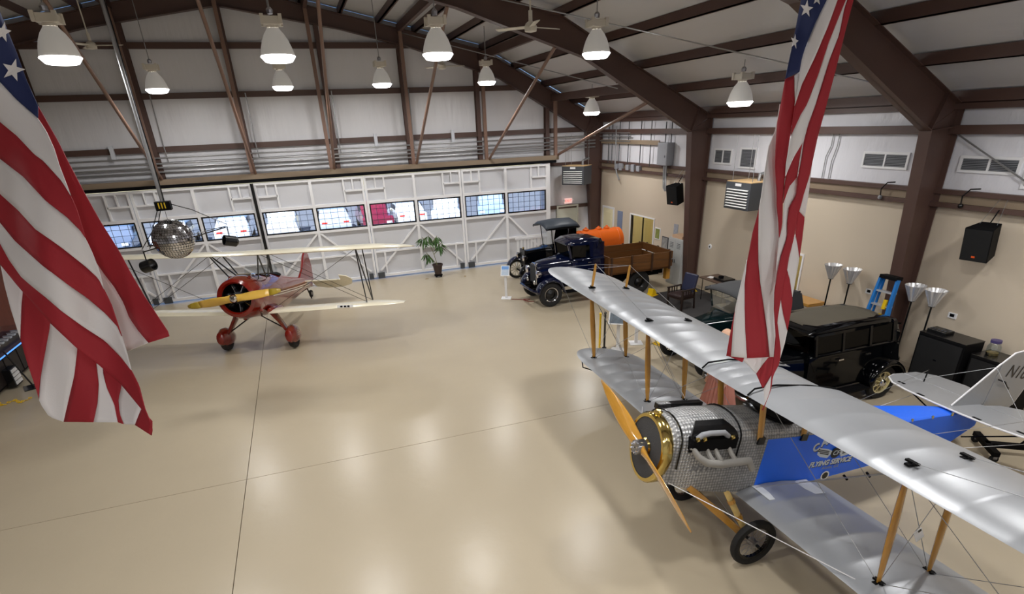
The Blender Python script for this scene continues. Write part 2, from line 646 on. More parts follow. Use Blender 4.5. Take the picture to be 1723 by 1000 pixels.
def right_wall():
    root = struct(empty('wall_right'), 'side wall, beige below and white insulation above')
    wy0, wy1, wz0, wz1 = 19.2, 20.9, .55, 1.92
    vy0, vy1, vz0, vz1 = 11.85, 12.9, .67, 1.9
    T = .12
    # lower beige boards around the two interior windows
    for a, b, c, d in ((YB, vy0, 0, 3.6), (vy0, vy1, 0, vz0), (vy0, vy1, vz1, 3.6), (vy1, wy0, 0, 3.6), (wy0, wy1, 0, wz0), (wy0, wy1, wz1, 3.6), (wy1, YE, 0, 3.6)):
        MB().box((XW, a, c), (XW + T, b, d)).build('drywall', BEIGE, root)
    MB().box((XW, YB, 3.6), (XW + T, YE, 5.65)).build('insulation_panel', INSUL2, root)
    MB().box((XW - .12, YB, 3.80), (XW, YE, 3.89)).build('girt', BROWN, root)
    MB().box((XW - .06, YB, 3.64), (XW, YE, 3.80)).build('ledge_board', TANB, root)
    MB().box((XW - .16, YB, 3.55), (XW, YE, 3.64)).build('girt', BROWN, root)
    MB().box((XW - .18, YB, 4.92), (XW, YE, 5.08)).build('girt', BROWN, root)
    MB().box((XW - .2, YB, 5.36), (XW, YE, 5.5)).build('eave_strut', BROWN, root)
    MB().box((XW - .015, YB, 0), (XW, YE, .1)).build('skirting', mat('skirting', s(190, 178, 160), .5), root)
    # interior windows with lit rooms behind
    for n, (a, b, c, d) in enumerate(((wy0, wy1, wz0, wz1), (vy0, vy1, vz0, vz1))):
        w = struct(empty('window_%d' % (n + 1)), ('white framed office window beside the grey cabinet' if n == 0 else 'white framed narrow window behind the hanging flag'))
        t = .05
        mb = MB()
        mb.box((XW - .03, a - t, c - t), (XW + T, a, d + t)).box((XW - .03, b, c - t), (XW + T, b + t, d + t)).box((XW - .03, a, c - t), (XW + T, b, c)).box((XW - .03, a, d), (XW + T, b, d + t))
        mb.build('window_frame', WHITE, w)
        MB().box((XW + .05, a, c), (XW + .058, b, d)).build('pane', GLASS, w)
        MB().box((XW + .03, (a + b) / 2 - .02, c), (XW + .07, (a + b) / 2 + .02, d)).build('mullion', BLACKM, w)
        RM = mat('office_wall', s(206, 194, 146), .8)
        mb = MB()
        mb.box((XW + 1.6, a - .6, 0), (XW + 1.65, b + .6, 2.4)).box((XW + T, a - .65, 0), (XW + 1.65, a - .6, 2.4)).box((XW + T, b + .6, 0), (XW + 1.65, b + .65, 2.4)).box((XW + T, a - .6, 2.35), (XW + 1.6, b + .6, 2.4)).box((XW + T, a - .6, 0), (XW + 1.6, b + .6, .02))
        mb.build('office_room', RM, w)
        L = bpy.data.lights.new('office_lamp', 'POINT')
        L.energy = 22
        L.color = (1, .93, .75)
        L.shadow_soft_size = .1
        lo = bpy.data.objects.new('office_lamp', L)
        COL.objects.link(lo)
        lo.location = (XW + .9, (a + b) / 2, 2.1)
    # doorway at the far corner
    d = struct(empty('door_6'), 'cream panelled door standing in the far corner')
    mb = MB()
    mb.box((XW - .02, 22.3, 0), (XW + .01, 22.4, 2.03)).box((XW - .02, 23.25, 0), (XW + .01, 23.35, 2.03)).box((XW - .02, 22.4, 1.95), (XW + .01, 23.25, 2.03))
    mb.build('door_casing', WHITE, d)
    MB().box((XW - .03, 22.42, .02), (XW - .005, 23.23, 1.94)).build('door_panel', mat('door_cream', s(235, 226, 190), .5), d)
    MB().sphere((XW - .06, 22.5, 1.0), .035, 10).build('door_knob', BRASS, d, smooth=True)
    for z0, z1 in ((.25, .85), (1.05, 1.8)):
        MB().box((XW - .04, 22.55, z0), (XW - .028, 23.1, z1)).build('raised_panel', mat('door_cream2', s(228, 218, 180), .5), d, bevel=.005)


right_wall()


def other_walls():
    struct(MB().prism([(XL, 0), (XW + .1, 0)] + [(x, z + .2) for x, z in mir(TOP)][::-1], YB - .1, YB).build('wall_front', WHITE2), 'plain wall behind the viewer')
    struct(MB().box((XL - .1, YB, 0), (XL, YE, 5.65)).build('wall_left', INSUL2), 'white insulated side wall')
    struct(MB().box((-9.5, 13.0, 0), (-9.38, 22.4, 3.3)).build('wall_partition', WOODRED), 'red brown wood panelled partition at the left edge')
    # plain end door right of the hangar doors
    d = struct(empty('door_7'), 'pale green grey metal door under the exit sign')
    x0, x1 = 10.55, 11.45
    mb = MB()
    mb.box((x0 - .07, YE - .16, 0), (x0, YE, 2.05)).box((x1, YE - .16, 0), (x1 + .07, YE, 2.05)).box((x0 - .07, YE - .16, 2.05), (x1 + .07, YE, 2.12))
    mb.build('door_casing', mat('casing_grey', s(200, 202, 190), .5), d)
    MB().box((x0, YE - .1, .01), (x1, YE - .05, 2.05)).build('door_panel', mat('door_greygreen', s(206, 208, 194), .5), d)
    MB().beam((x0 + .08, YE - .14, 1.0), (x1 - .08, YE - .14, 1.0), .04, .05).build('push_bar', STEEL, d)
    sg = thing('exit_sign', 'white exit sign with red letters above the end wall door', 'sign', (11.0, YE - .2, 2.3))
    MB().cbox((0, 0, 0), (.36, .06, .22)).build('housing', mat('sign_white', s(240, 228, 225), .5, emit=.6, ecol=(1, .55, .5, 1)), sg, bevel=.01)
    text('letters', 'EXIT', .15, mat('exit_red', s(220, 60, 50), .5, emit=.8, ecol=(1, .12, .08, 1)), frame3((0, -.032, 0), (1, 0, 0), (0, 0, 1)), sg)
    for x in (-.22, .22):
        MB().sphere((x, -.03, .02), .05, 10).build('spot_head', WHITE, sg, smooth=True)


other_walls()


# ------------------------------------------------------------------ outside, seen through the door windows
def outside():
    struct(MB().box((-60, YE + .2, -.12), (80, 62, -.06)).build('car_park', mat('asphalt', s(120, 122, 128), .9, var=.1, vscale=.6)), 'grey asphalt car park outside the windows')
    struct(MB().box((-60, 62, -.12), (80, 140, -.05)).build('field', mat('dry_grass', s(176, 160, 120), .95, var=.25, vscale=.3)), 'dry grass field beyond the car park')
    body = [(0, .45), (.02, .62), (.12, .82), (1.15, .95), (1.75, 1.42), (3.1, 1.45), (3.75, 1.02), (4.3, .98), (4.42, .7), (4.4, .42)]

    def car(pickup, paint):
        r = empty('parked_car')
        prof = [(0, .5), (.02, .95), (.2, 1.05), (1.5, 1.1), (2.1, 1.72), (3.1, 1.74), (3.3, 1.15), (5.2, 1.15), (5.25, .5)] if pickup else body + []
        L = prof[-1][0]
        rings = []
        for t in (-.88, -.8, 0, .8, .88):
            k = .93 if abs(t) > .85 else 1
            rings.append([V((x - L / 2, t * (1 if z < 1.1 else .86), .42 + (z - .42) * k)) for x, z in prof])
        MB().ringloft(rings).build('body', paint, r, bevel=.03)
        zt = max(z for _, z in prof)
        gl = [(2.0, 1.15), (2.25, 1.62), (3.0, 1.64), (3.12, 1.2)] if pickup else [(1.35, 1.0), (1.82, 1.36), (3.05, 1.38), (3.55, 1.04)]
        for t in (-1, 1):
            MB().prism([(x - L / 2, z) for x, z in gl], t * .84, t * .80).build('side_glass', BLACK, r)
        a, b = gl[0], gl[1]
        for (p, q) in ((gl[0], gl[1]), (gl[3], gl[2])):
            MB().add([(p[0] - L / 2, -.62, p[1] + .03), (q[0] - L / 2, -.55, q[1] + .03), (q[0] - L / 2, .55, q[1] + .03), (p[0] - L / 2, .62, p[1] + .03)], [(0, 1, 2, 3)]).build('windscreen', mat('dark_glass', s(60, 80, 110), .05), r, solid=.05)
        for x in (.85, L - .9):
            for t in (-1, 1):
                w = MB().lathe([(.2, -.1), (.33, -.1), (.34, 0), (.33, .1), (.2, .1)], (x - L / 2, t * .78, .33), (0, 1, 0), 16, loop=True).build('wheel', RUBBER, r, smooth=True)
                MB().lathe([(.01, .07), (.2, .06)], (x - L / 2, t * .78, .33), (0, t, 0), 12).build('hub', STEEL, w)
        for t in (-.6, .6):
            MB().cbox((-L / 2 + .0, t, .72), (.06, .3, .14)).build('headlamp', WHITE, r)
            MB().cbox((L / 2 - .06, t, .82), (.06, .3, .16)).build('tail_lamp', mat('tail_red', s(220, 50, 40), .3), r)
        return r
    P = lambda n, c: mat(n, c, .15, coat=.6)
    W = P('car_white', s(240, 240, 240))
    spots = [(-9.7, 36.5, 92, 0, P('car_grey', s(120, 130, 150)), 'grey car parked at the far left outside the door windows'),
             (-7.0, 36.5, -90, 0, W, 'white car seen behind the mirror ball'),
             (-3.95, 36.5, -90, 0, P('car_pearl', s(226, 230, 238)), 'white car with red tail lamps right of the mirror ball'),
             (-1.35, 36.6, -90, 1, W, 'large white car behind the black door post'),
             (1.5, 36.6, -90, 0, P('car_silver', s(190, 196, 206)), 'silver car with red tail lamps next to the maroon truck'),
             (3.85, 36.4, 90, 1, P('car_maroon', s(130, 40, 60)), 'maroon pickup with its grille to the windows'),
             (5.95, 36.8, -90, 0, W, 'white car right of the maroon pickup'),
             (8.5, 36.6, 75, 1, P('car_snow', s(235, 238, 240)), 'white pickup behind the potted plant'),
             (11.5, 36.8, 75, 1, P('car_blue', s(165, 185, 205)), 'pale blue pickup, rightmost of the parked cars')]
    for x, y, a, pk, pm, lab in spots:
        c = car(pk, pm)
        c.location = (x, y, -.06)
        c.rotation_euler = (0, 0, math.radians(a))
        tag(c, lab, 'car', 'cars parked outside the hangar')


outside()


# ------------------------------------------------------------------ high bay lamps and fans
def high_bay(x, y, z, label):
    r = thing('high_bay_lamp', label, 'lamp', (x, y, z), 0, 'high bay lamps')
    MB().lathe([(.29, .01), (.3, -.005), (.235, -.085), (.2, -.095), (.01, -.098)], n=32).build('lens', EMITL, r, smooth=True)
    MB().lathe([(.292, .0), (.285, .05), (.262, .14), (.225, .24), (.17, .34), (.12, .40), (.1, .43)], n=32).build('reflector', SHADE, r, smooth=True)
    b = MB().lathe([(.1, .42), (.11, .47)], n=12, caps=True).box((-.15, -.15, .47), (.15, .15, .6)).build('ballast_housing', SHADEB, r, bevel=.012)
    for bx in (-.15, .15):
        for by in (-.15, .15):
            MB().cbox((bx, by, .55), (.06, .06, .15)).build('corner_lug', SHADEB, b)
    MB().lathe([(.05, .64), (.06, .7), (.03, .74)], n=10, caps=True).build('hook', STEEL, b)
    zt = interp(TOP, x) + .1 - z
    MB().tube((0, 0, .72), (0, 0, zt), .012, n=6).build('hanging_rod', GALV, r)
    L = bpy.data.lights.new('bay_light', 'AREA')
    L.shape = 'DISK'
    L.size = .5
    L.energy = LAMP_W
    L.color = (1, .985, .965)
    lo = bpy.data.objects.new('bay_light', L)
    COL.objects.link(lo)
    lo.parent = r
    lo.location = (0, 0, -.12)


for y, row in ((12.5, 'nearer row'), (20.3, 'farther row'), (4.9, 'row above the balcony'), (-2.7, 'row behind the viewer')):
    for i, (x, z) in enumerate(((-3.3, 6.7), (.05, 6.7), (3.0, 6.72), (6.45, 6.72), (10.35, 5.7))):
        nm = ('leftmost', 'second from left', 'third from left', 'fourth from left', 'rightmost')[i]
        high_bay(x, y, z, '%s white bell shaped bay lamp of the %s' % (nm, row))


def ceiling_fan(x, y, z, rz, label):
    r = thing('ceiling_fan', label, 'fan', (x, y, z), rz, 'ceiling fans')
    MB().lathe([(.02, -.1), (.12, -.08), (.13, 0), (.1, .06), (.04, .1), (.04, .28)], n=20, caps=True).build('motor', FANW, r, smooth=True)
    MB().tube((0, 0, .25), (0, 0, interp(TOP, x) + .1 - z), .018, n=6).build('down_rod', FANW, r)
    for k in range(3):
        a = 2 * pi * k / 3
        R = Matrix.Rotation(a, 4, 'Z') @ Matrix.Rotation(.2, 4, 'X')
        MB(R).box((.1, -.05, -.01), (.75, .07, .005)).build('blade', FANW, r, bevel=.004)


ceiling_fan(5.0, 12.6, 7.2, .3, 'white ceiling fan nearest, below the brown rafter')
ceiling_fan(5.0, 20.4, 7.2, .0, 'white ceiling fan against the end wall, right of centre')
ceiling_fan(-4.55, 20.2, 7.75, -.1, 'white ceiling fan at upper left near the raking pipe')


# ------------------------------------------------------------------ flags
def flag(name, label, pieces, stars, depth, wave, tilt):
    c0 = unproj(pieces[0][1][0][0], pieces[0][1][0][1], depth)
    root = thing(name, label, 'flag', (c0.x, c0.y, 0))
    inv = Matrix.Translation((-c0.x, -c0.y, 0))

    def D(px, py, lay):
        return depth + lay + .035 * math.sin(px / wave + py / (wave * 3.1)) + .02 * math.sin(px / (wave * .45) - py / (wave * 1.7)) + tilt * (py - 350) / 700

    def resample(pl, n):
        pl = [V((p[0], p[1])) for p in pl]
        ls = [0]
        for a, b in zip(pl, pl[1:]):
            ls.append(ls[-1] + (b - a).length)
        out = []
        for i in range(n):
            t = ls[-1] * i / (n - 1)
            for k in range(len(pl) - 1):
                if t <= ls[k + 1] + 1e-6:
                    u = (t - ls[k]) / max(1e-6, ls[k + 1] - ls[k])
                    out.append(pl[k].lerp(pl[k + 1], u))
                    break
        return out
    mats = {'r': FLAGR, 'w': FLAGW, 'b': FLAGB}
    canton = None
    for ip, (col, L, R, lay) in enumerate(pieces):
        lay = lay + .0022 * ip
        N = max(10, int(max(sum((V(b) - V(a)).length for a, b in zip(q, q[1:])) for q in (L, R)) / 9))
        A, B = resample(L, N), resample(R, N)
        rows = []
        for a, b in zip(A, B):
            row = []
            for k in range(6):
                p = a.lerp(b, k / 5)
                row.append(unproj(p.x, p.y, D(p.x, p.y, lay)))
            rows.append(row)
        o = MB(inv).grid(rows).build('canton' if col == 'b' else 'stripe', mats[col], root, smooth=2, solid=.003)
        if col == 'b':
            canton = o
    for (px, py, r, a0, sq) in stars:
        pts = []
        for k in range(10):
            a = a0 + pi * k / 5
            rr = r if k % 2 == 0 else r * .4
            x, y = px + rr * math.sin(a) * sq, py - rr * math.cos(a)
            pts.append(unproj(x, y, D(x, y, -.004)))
        c = unproj(px, py, D(px, py, -.004))
        MB(inv).add([c] + pts, [(0, i + 1, (i + 1) % 10 + 1) for i in range(10)]).build('star', FLAGW, canton, solid=.002)
    return root


LF = [
    # front fold, from the blue field down to the hem
    ('b', [(-45, -60), (-40, 60), (-20, 118), (0, 138), (26, 166), (64, 199)], [(-20, -60), (0, 21), (13, 52), (29, 91), (44, 133), (64, 178)], 0),
    ('w', [(-40, 170), (0, 205), (29, 229), (58, 260), (73, 271), (104, 305), (119, 329)], [(-40, 100), (0, 138), (26, 166), (64, 199), (78, 221), (91, 250), (100, 279), (112, 310), (119, 329)], 0),
    ('r', [(-40, 235), (0, 267), (39, 297), (78, 339), (112, 365), (135, 388), (144, 401)], [(-40, 170), (0, 205), (29, 229), (58, 260), (73, 271), (104, 305), (119, 329), (130, 354), (144, 401)], 0),
    ('w', [(-40, 290), (0, 326), (31, 354), (60, 386), (104, 417), (143, 448), (166, 469), (175, 487)], [(-40, 235), (0, 267), (39, 297), (78, 339), (112, 365), (135, 388), (144, 401), (156, 427), (166, 453), (175, 487)], 0),
    ('r', [(-40, 325), (0, 374), (26, 406), (73, 448), (117, 481), (146, 501), (179, 529), (198, 550), (205, 566)], [(-40, 290), (0, 326), (31, 354), (60, 386), (104, 417), (143, 448), (166, 469), (175, 487), (187, 511), (205, 566)], 0),
    ('w', [(-40, 350), (0, 409), (16, 438), (36, 466), (53, 481), (78, 501), (104, 524), (140, 550), (177, 574), (203, 600), (221, 623)], [(-40, 325), (0, 374), (26, 406), (73, 448), (117, 481), (146, 501), (179, 529), (198, 550), (205, 566), (213, 592), (221, 623)], 0),
    ('r', [(-40, 380), (0, 445), (16, 464), (29, 480), (52, 506), (86, 545), (130, 587), (161, 610), (203, 646), (237, 687), (256, 714), (255, 733)], [(-40, 350), (0, 409), (16, 438), (36, 466), (53, 481), (78, 501), (104, 524), (140, 550), (177, 574), (203, 600), (221, 623), (234, 649), (244, 688), (257, 719), (255, 733)], 0),
    # fly corner folded behind
    ('r', [(50, 178), (70, 260), (105, 345), (140, 410), (161, 440), (177, 463), (192, 482), (208, 509), (218, 535), (234, 558), (250, 577)], [(64, 178), (99, 240), (114, 271), (140, 321), (169, 373), (200, 422), (221, 461), (242, 497), (257, 519), (283, 558), (285, 566)], .12),
    ('w', [(120, 410), (140, 450), (160, 490), (185, 540), (215, 591)], [(140, 410), (161, 440), (177, 463), (192, 482), (208, 509), (218, 535), (234, 558), (250, 577)], .13),
    # the cloth hanging below the hem
    ('w', [(0, 440), (8, 480), (18, 519), (34, 570)], [(20, 462), (39, 485), (36, 515), (34, 570)], .05),
    ('r', [(39, 485), (34, 532), (34, 570), (47, 615), (62, 659), (65, 672)], [(60, 510), (84, 540), (84, 549), (75, 597), (68, 636), (65, 672)], .05),
    ('w', [(84, 540), (84, 549), (75, 597), (68, 636), (65, 672), (68, 680), (83, 702), (107, 710)], [(110, 565), (130, 580), (130, 589), (125, 631), (116, 670), (107, 710)], .05),
    ('r', [(130, 580), (130, 589), (125, 631), (116, 670), (107, 710)], [(162, 606), (162, 613), (166, 646), (164, 678), (157, 711)], .05),
    ('w', [(162, 606), (162, 613), (166, 646), (164, 678), (157, 711)], [(173, 618), (173, 626), (179, 652), (192, 680), (198, 711)], .05),
    ('r', [(173, 618), (173, 626), (179, 652), (192, 680), (198, 711)], [(204, 642), (204, 652), (199, 672), (201, 696), (208, 714)], .05),
    ('w', [(204, 642), (204, 652), (199, 672), (201, 696), (208, 714)], [(240, 684), (237, 690), (232, 702), (227, 715)], .05),
    ('r', [(237, 688), (232, 702), (227, 715)], [(256, 709), (256, 722), (255, 733)], .05),
]
flag('national_flag', 'large red white and blue flag hanging at the left edge', LF, [(22, 118, 20, .25, 1), (5, 54, 18, .2, .8)], 1.95, 47, .05)
RF = [
    ('b', [(1352, -60), (1348, 0), (1340, 41), (1332, 81), (1321, 133)], [(1415, -60), (1391, 0), (1371, 40), (1356, 77), (1349, 99), (1345, 121)], 0),
    ('r', [(1321, 133), (1313, 180), (1308, 206), (1305, 242), (1304, 278), (1307, 323), (1307, 345), (1310, 375), (1311, 403)], [(1337, 127), (1338, 165), (1337, 180), (1333, 206), (1327, 246), (1321, 292), (1317, 341), (1316, 376), (1311, 403)], .02),
    ('w', [(1337, 127), (1337, 150), (1338, 170)], [(1345, 121), (1341, 153), (1338, 170)], .01),
    ('w', [(1415, -60), (1391, 0), (1371, 40), (1356, 77), (1349, 99), (1345, 121), (1341, 153), (1337, 178)], [(1432, -60), (1409, 0), (1392, 47), (1371, 97), (1349, 142), (1337, 178)], 0),
    ('r', [(1432, -60), (1409, 0), (1392, 47), (1371, 97), (1349, 142), (1337, 178), (1333, 206), (1331, 228)], [(1444, -60), (1423, 0), (1409, 34), (1394, 72), (1378, 122), (1358, 175), (1347, 193), (1331, 228)], 0),
    ('w', [(1444, -60), (1423, 0), (1409, 34), (1394, 72), (1378, 122), (1358, 175), (1347, 193), (1331, 228), (1327, 247), (1322, 278), (1321, 297)], [(1447, -60), (1426, 0), (1421, 14), (1412, 59), (1396, 101), (1373, 175), (1360, 210), (1352, 237), (1336, 264), (1321, 297)], 0),
    ('w', [(1352, 237), (1350, 242), (1345, 271), (1341, 300)], [(1356, 225), (1353, 238), (1348, 273), (1341, 300)], 0),
    ('r', [(1352, 237), (1336, 264), (1322, 296), (1319, 327), (1318, 342)], [(1352, 237), (1345, 271), (1341, 299), (1329, 312), (1324, 325), (1318, 342)], 0),
    ('r', [(1447, -60), (1426, 0), (1421, 14), (1412, 59), (1396, 101), (1373, 175), (1360, 210), (1353, 238), (1348, 273), (1342, 300), (1340, 328), (1328, 349), (1325, 376), (1325, 399), (1315, 428), (1309, 455), (1303, 489), (1302, 520), (1305, 564), (1302, 600), (1298, 634), (1296, 659), (1289, 677), (1282, 690)],
          [(1458, -60), (1436, 0), (1423, 49), (1414, 86), (1401, 137), (1391, 175), (1376, 229), (1367, 271), (1362, 296), (1353, 325), (1347, 345), (1342, 362), (1336, 399), (1327, 435), (1324, 455), (1318, 477), (1314, 502), (1310, 525), (1308, 542), (1314, 589), (1312, 611), (1300, 634), (1298, 654), (1284, 691)], -.01),
    ('w', [(1321, 300), (1319, 342), (1317, 380), (1310, 405), (1307, 441), (1305, 477), (1303, 489)], [(1341, 300), (1340, 328), (1328, 349), (1325, 376), (1325, 399), (1315, 428), (1309, 455), (1303, 489)], 0),
    # inner fold on the left
    ('w', [(1312, 175), (1310, 188), (1304, 220), (1293, 247), (1287, 285), (1281, 328), (1277, 350), (1276, 394), (1276, 441), (1279, 475), (1285, 515), (1290, 551), (1295, 601)], [(1313, 175), (1309, 206), (1306, 242), (1305, 278), (1309, 323), (1310, 350), (1312, 387), (1310, 416), (1306, 470), (1304, 515), (1305, 564), (1302, 601)], .04),
    ('r', [(1281, 328), (1279, 345), (1266, 392), (1257, 441), (1253, 477), (1253, 515), (1254, 555), (1257, 603)], [(1281, 328), (1277, 350), (1276, 394), (1276, 441), (1279, 475), (1285, 515), (1290, 551), (1295, 601)], .04),
    ('w', [(1257, 437), (1248, 473), (1238, 515), (1234, 546), (1230, 600)], [(1257, 441), (1253, 477), (1253, 515), (1254, 555), (1257, 603)], .04),
    ('r', [(1239, 512), (1228, 564), (1222, 599)], [(1238, 516), (1234, 546), (1230, 600)], .04),
    ('r', [(1222, 598), (1236, 604), (1249, 610)], [(1232, 598), (1240, 600), (1252, 602)], .07),
    ('w', [(1247, 604), (1260, 616), (1272, 629)], [(1294, 600), (1284, 612), (1272, 629)], .07),
    ('r', [(1292, 600), (1272, 628), (1283, 653)], [(1304, 600), (1298, 634), (1284, 653)], .07),
    ('w', [(1298, 632), (1285, 654), (1287, 682)], [(1300, 632), (1296, 659), (1288, 682)], .06),
    # far edge folded behind the hem
    ('w', [(1362, 290), (1352, 330), (1345, 356)], [(1367, 268), (1360, 330), (1354, 366)], .06),
    ('r', [(1350, 330), (1342, 360), (1338, 394), (1342, 412), (1345, 434)], [(1352, 330), (1354, 367), (1349, 408), (1345, 434)], .06),
    ('w', [(1338, 394), (1327, 435), (1324, 455), (1329, 470), (1333, 500)], [(1338, 394), (1342, 412), (1345, 434), (1340, 462), (1333, 500)], .06),
    ('r', [(1324, 455), (1317, 480), (1314, 507), (1318, 530), (1325, 557)], [(1324, 455), (1329, 470), (1333, 497), (1333, 512), (1325, 557)], .06),
    ('w', [(1314, 505), (1308, 542), (1311, 571), (1314, 588), (1312, 606)], [(1314, 507), (1318, 530), (1325, 557), (1320, 580), (1312, 606)], .06),
]
flag('national_flag', 'narrow folded red white and blue flag hanging at right of centre', RF, [(1357, 15, 15, .15, .75), (1337, 70, 13, .2, .5), (1375, -2, 11, .1, .8)], 2.7, 33, .1)


# ------------------------------------------------------------------ aircraft helpers
def airfoil(c, t, n=9):
    """closed section, chord along -x from 0 to -c"""
    up, lo = [], []
    for i in range(n):
        k = (1 - math.cos(pi * i / (n - 1))) / 2
        th = t * (2.969 * math.sqrt(k) - 1.26 * k - 3.516 * k * k + 2.843 * k ** 3 - 1.015 * k ** 4) / 2
        cb = .05 * 4 * k * (1 - k)
        up.append((-k * c, (cb + th) * c))
        lo.append((-k * c, (cb * .9 - th * .55) * c))
    return up + lo[-2:0:-1]


def wing(name, M, y0, y1, le, c, w, dih, tipr, rib, mt, parent, t=.07, sag=.055, cut=None):
    """wing panel from y0 out to y1 (signed) with rounded tip and fabric sag between the ribs"""
    sg = 1 if y1 > y0 else -1
    L = abs(y1 - y0)
    n = max(4, int(round(L / rib)))
    rings = []
    st = []
    for i in range(n):
        for fr in (0, .07, .5, .93):
            st.append((L * (i + fr) / n, 1 - (sag if fr == .5 else sag * .7 if fr else 0)))
    st.append((L, 1))
    st = [q for q in st if q[0] < L - tipr * .9] + [(L - tipr * (1 - k), 1 - .2 * k) for k in (.1, .35, .6, .8, .93, 1)]
    for d, th in st:
        y = y0 + sg * d
        e = max(0, (d - (L - tipr)) / tipr)
        front = le - c * .28 * (1 - math.sqrt(max(0, 1 - e * e * .98)))
        back = le - c + c * .45 * (1 - math.sqrt(max(0, 1 - e * e * .98)))
        cc = front - back
        sec = airfoil(cc, t * th * c / cc if e == 0 else t * (1 - .6 * e))
        rings.append([V((front + x, y, w + abs(y) * dih + z * th)) for x, z in sec])
    return MB(M).ringloft(rings).build(name, mt, parent, smooth=True)


def strut(p, q, wd, th, mt, parent, name='strut', taper=.5):
    p, q = V(p), V(q)
    d = q - p
    ax = d.normalized()
    u = V((1, 0, 0))
    u = (u - ax * u.dot(ax)).normalized()
    sd = ax.cross(u)
    rings = []
    for k in (0, .15, .35, .5, .65, .85, 1):
        f = taper + (1 - taper) * math.sin(pi * k) ** .8
        rings.append([p + d * k + u * (wd * f * math.cos(a)) + sd * (th * f * math.sin(a)) for a in (2 * pi * j / 8 for j in range(8))])
    return MB().ringloft(rings).build(name, mt, parent, smooth=True)


def wire(p, q, parent, r=.004, mt=None):
    return MB().tube(p, q, r, n=5).build('bracing_wire', mt or GALV, parent)


def tyre(c, ax, R, r, w, parent, mt=RUBBER, name='tyre'):
    prof = [(R - r * 2, -w * .35), (R - r, -w / 2), (R - r * .3, -w * .42), (R, 0), (R - r * .3, w * .42), (R - r, w / 2), (R - r * 2, w * .35)]
    return MB().lathe(prof, c, ax, 28, loop=True).build(name, mt, parent, smooth=True)


def spoked_wheel(c, ax, R, parent, rim, spokes, sr=.012, wire_like=False, spoke_mat=None, tr=.05, tw=.11):
    c, ax = V(c), V(ax).normalized()
    t = tyre(c, ax, R, tr, tw, parent, name='tyre')
    MB().lathe([(R - tr * 2 + .005, -tw * .32), (R - tr * 2 - .025, -tw * .25), (R - tr * 2 - .025, tw * .25), (R - tr * 2 + .005, tw * .32)], c, ax, 28, loop=True).build('rim', rim, parent, smooth=True)
    MB().lathe([(.01, tw * .7), (.05, tw * .6), (.06, -tw * .5), (.01, -tw * .55)], c, ax, 14).build('hub', spoke_mat or rim, parent, smooth=True)
    u = ax.orthogonal().normalized()
    w = ax.cross(u)
    for k in range(spokes):
        a = 2 * pi * k / spokes
        d = u * math.cos(a) + w * math.sin(a)
        off = ax * (tw * .35 * (1 if k % 2 else -1)) if wire_like else V((0, 0, 0))
        MB().tube(c + d * .045 + off, c + d * (R - tr * 2 - .015), sr, n=5).build('spoke', spoke_mat or rim, parent)


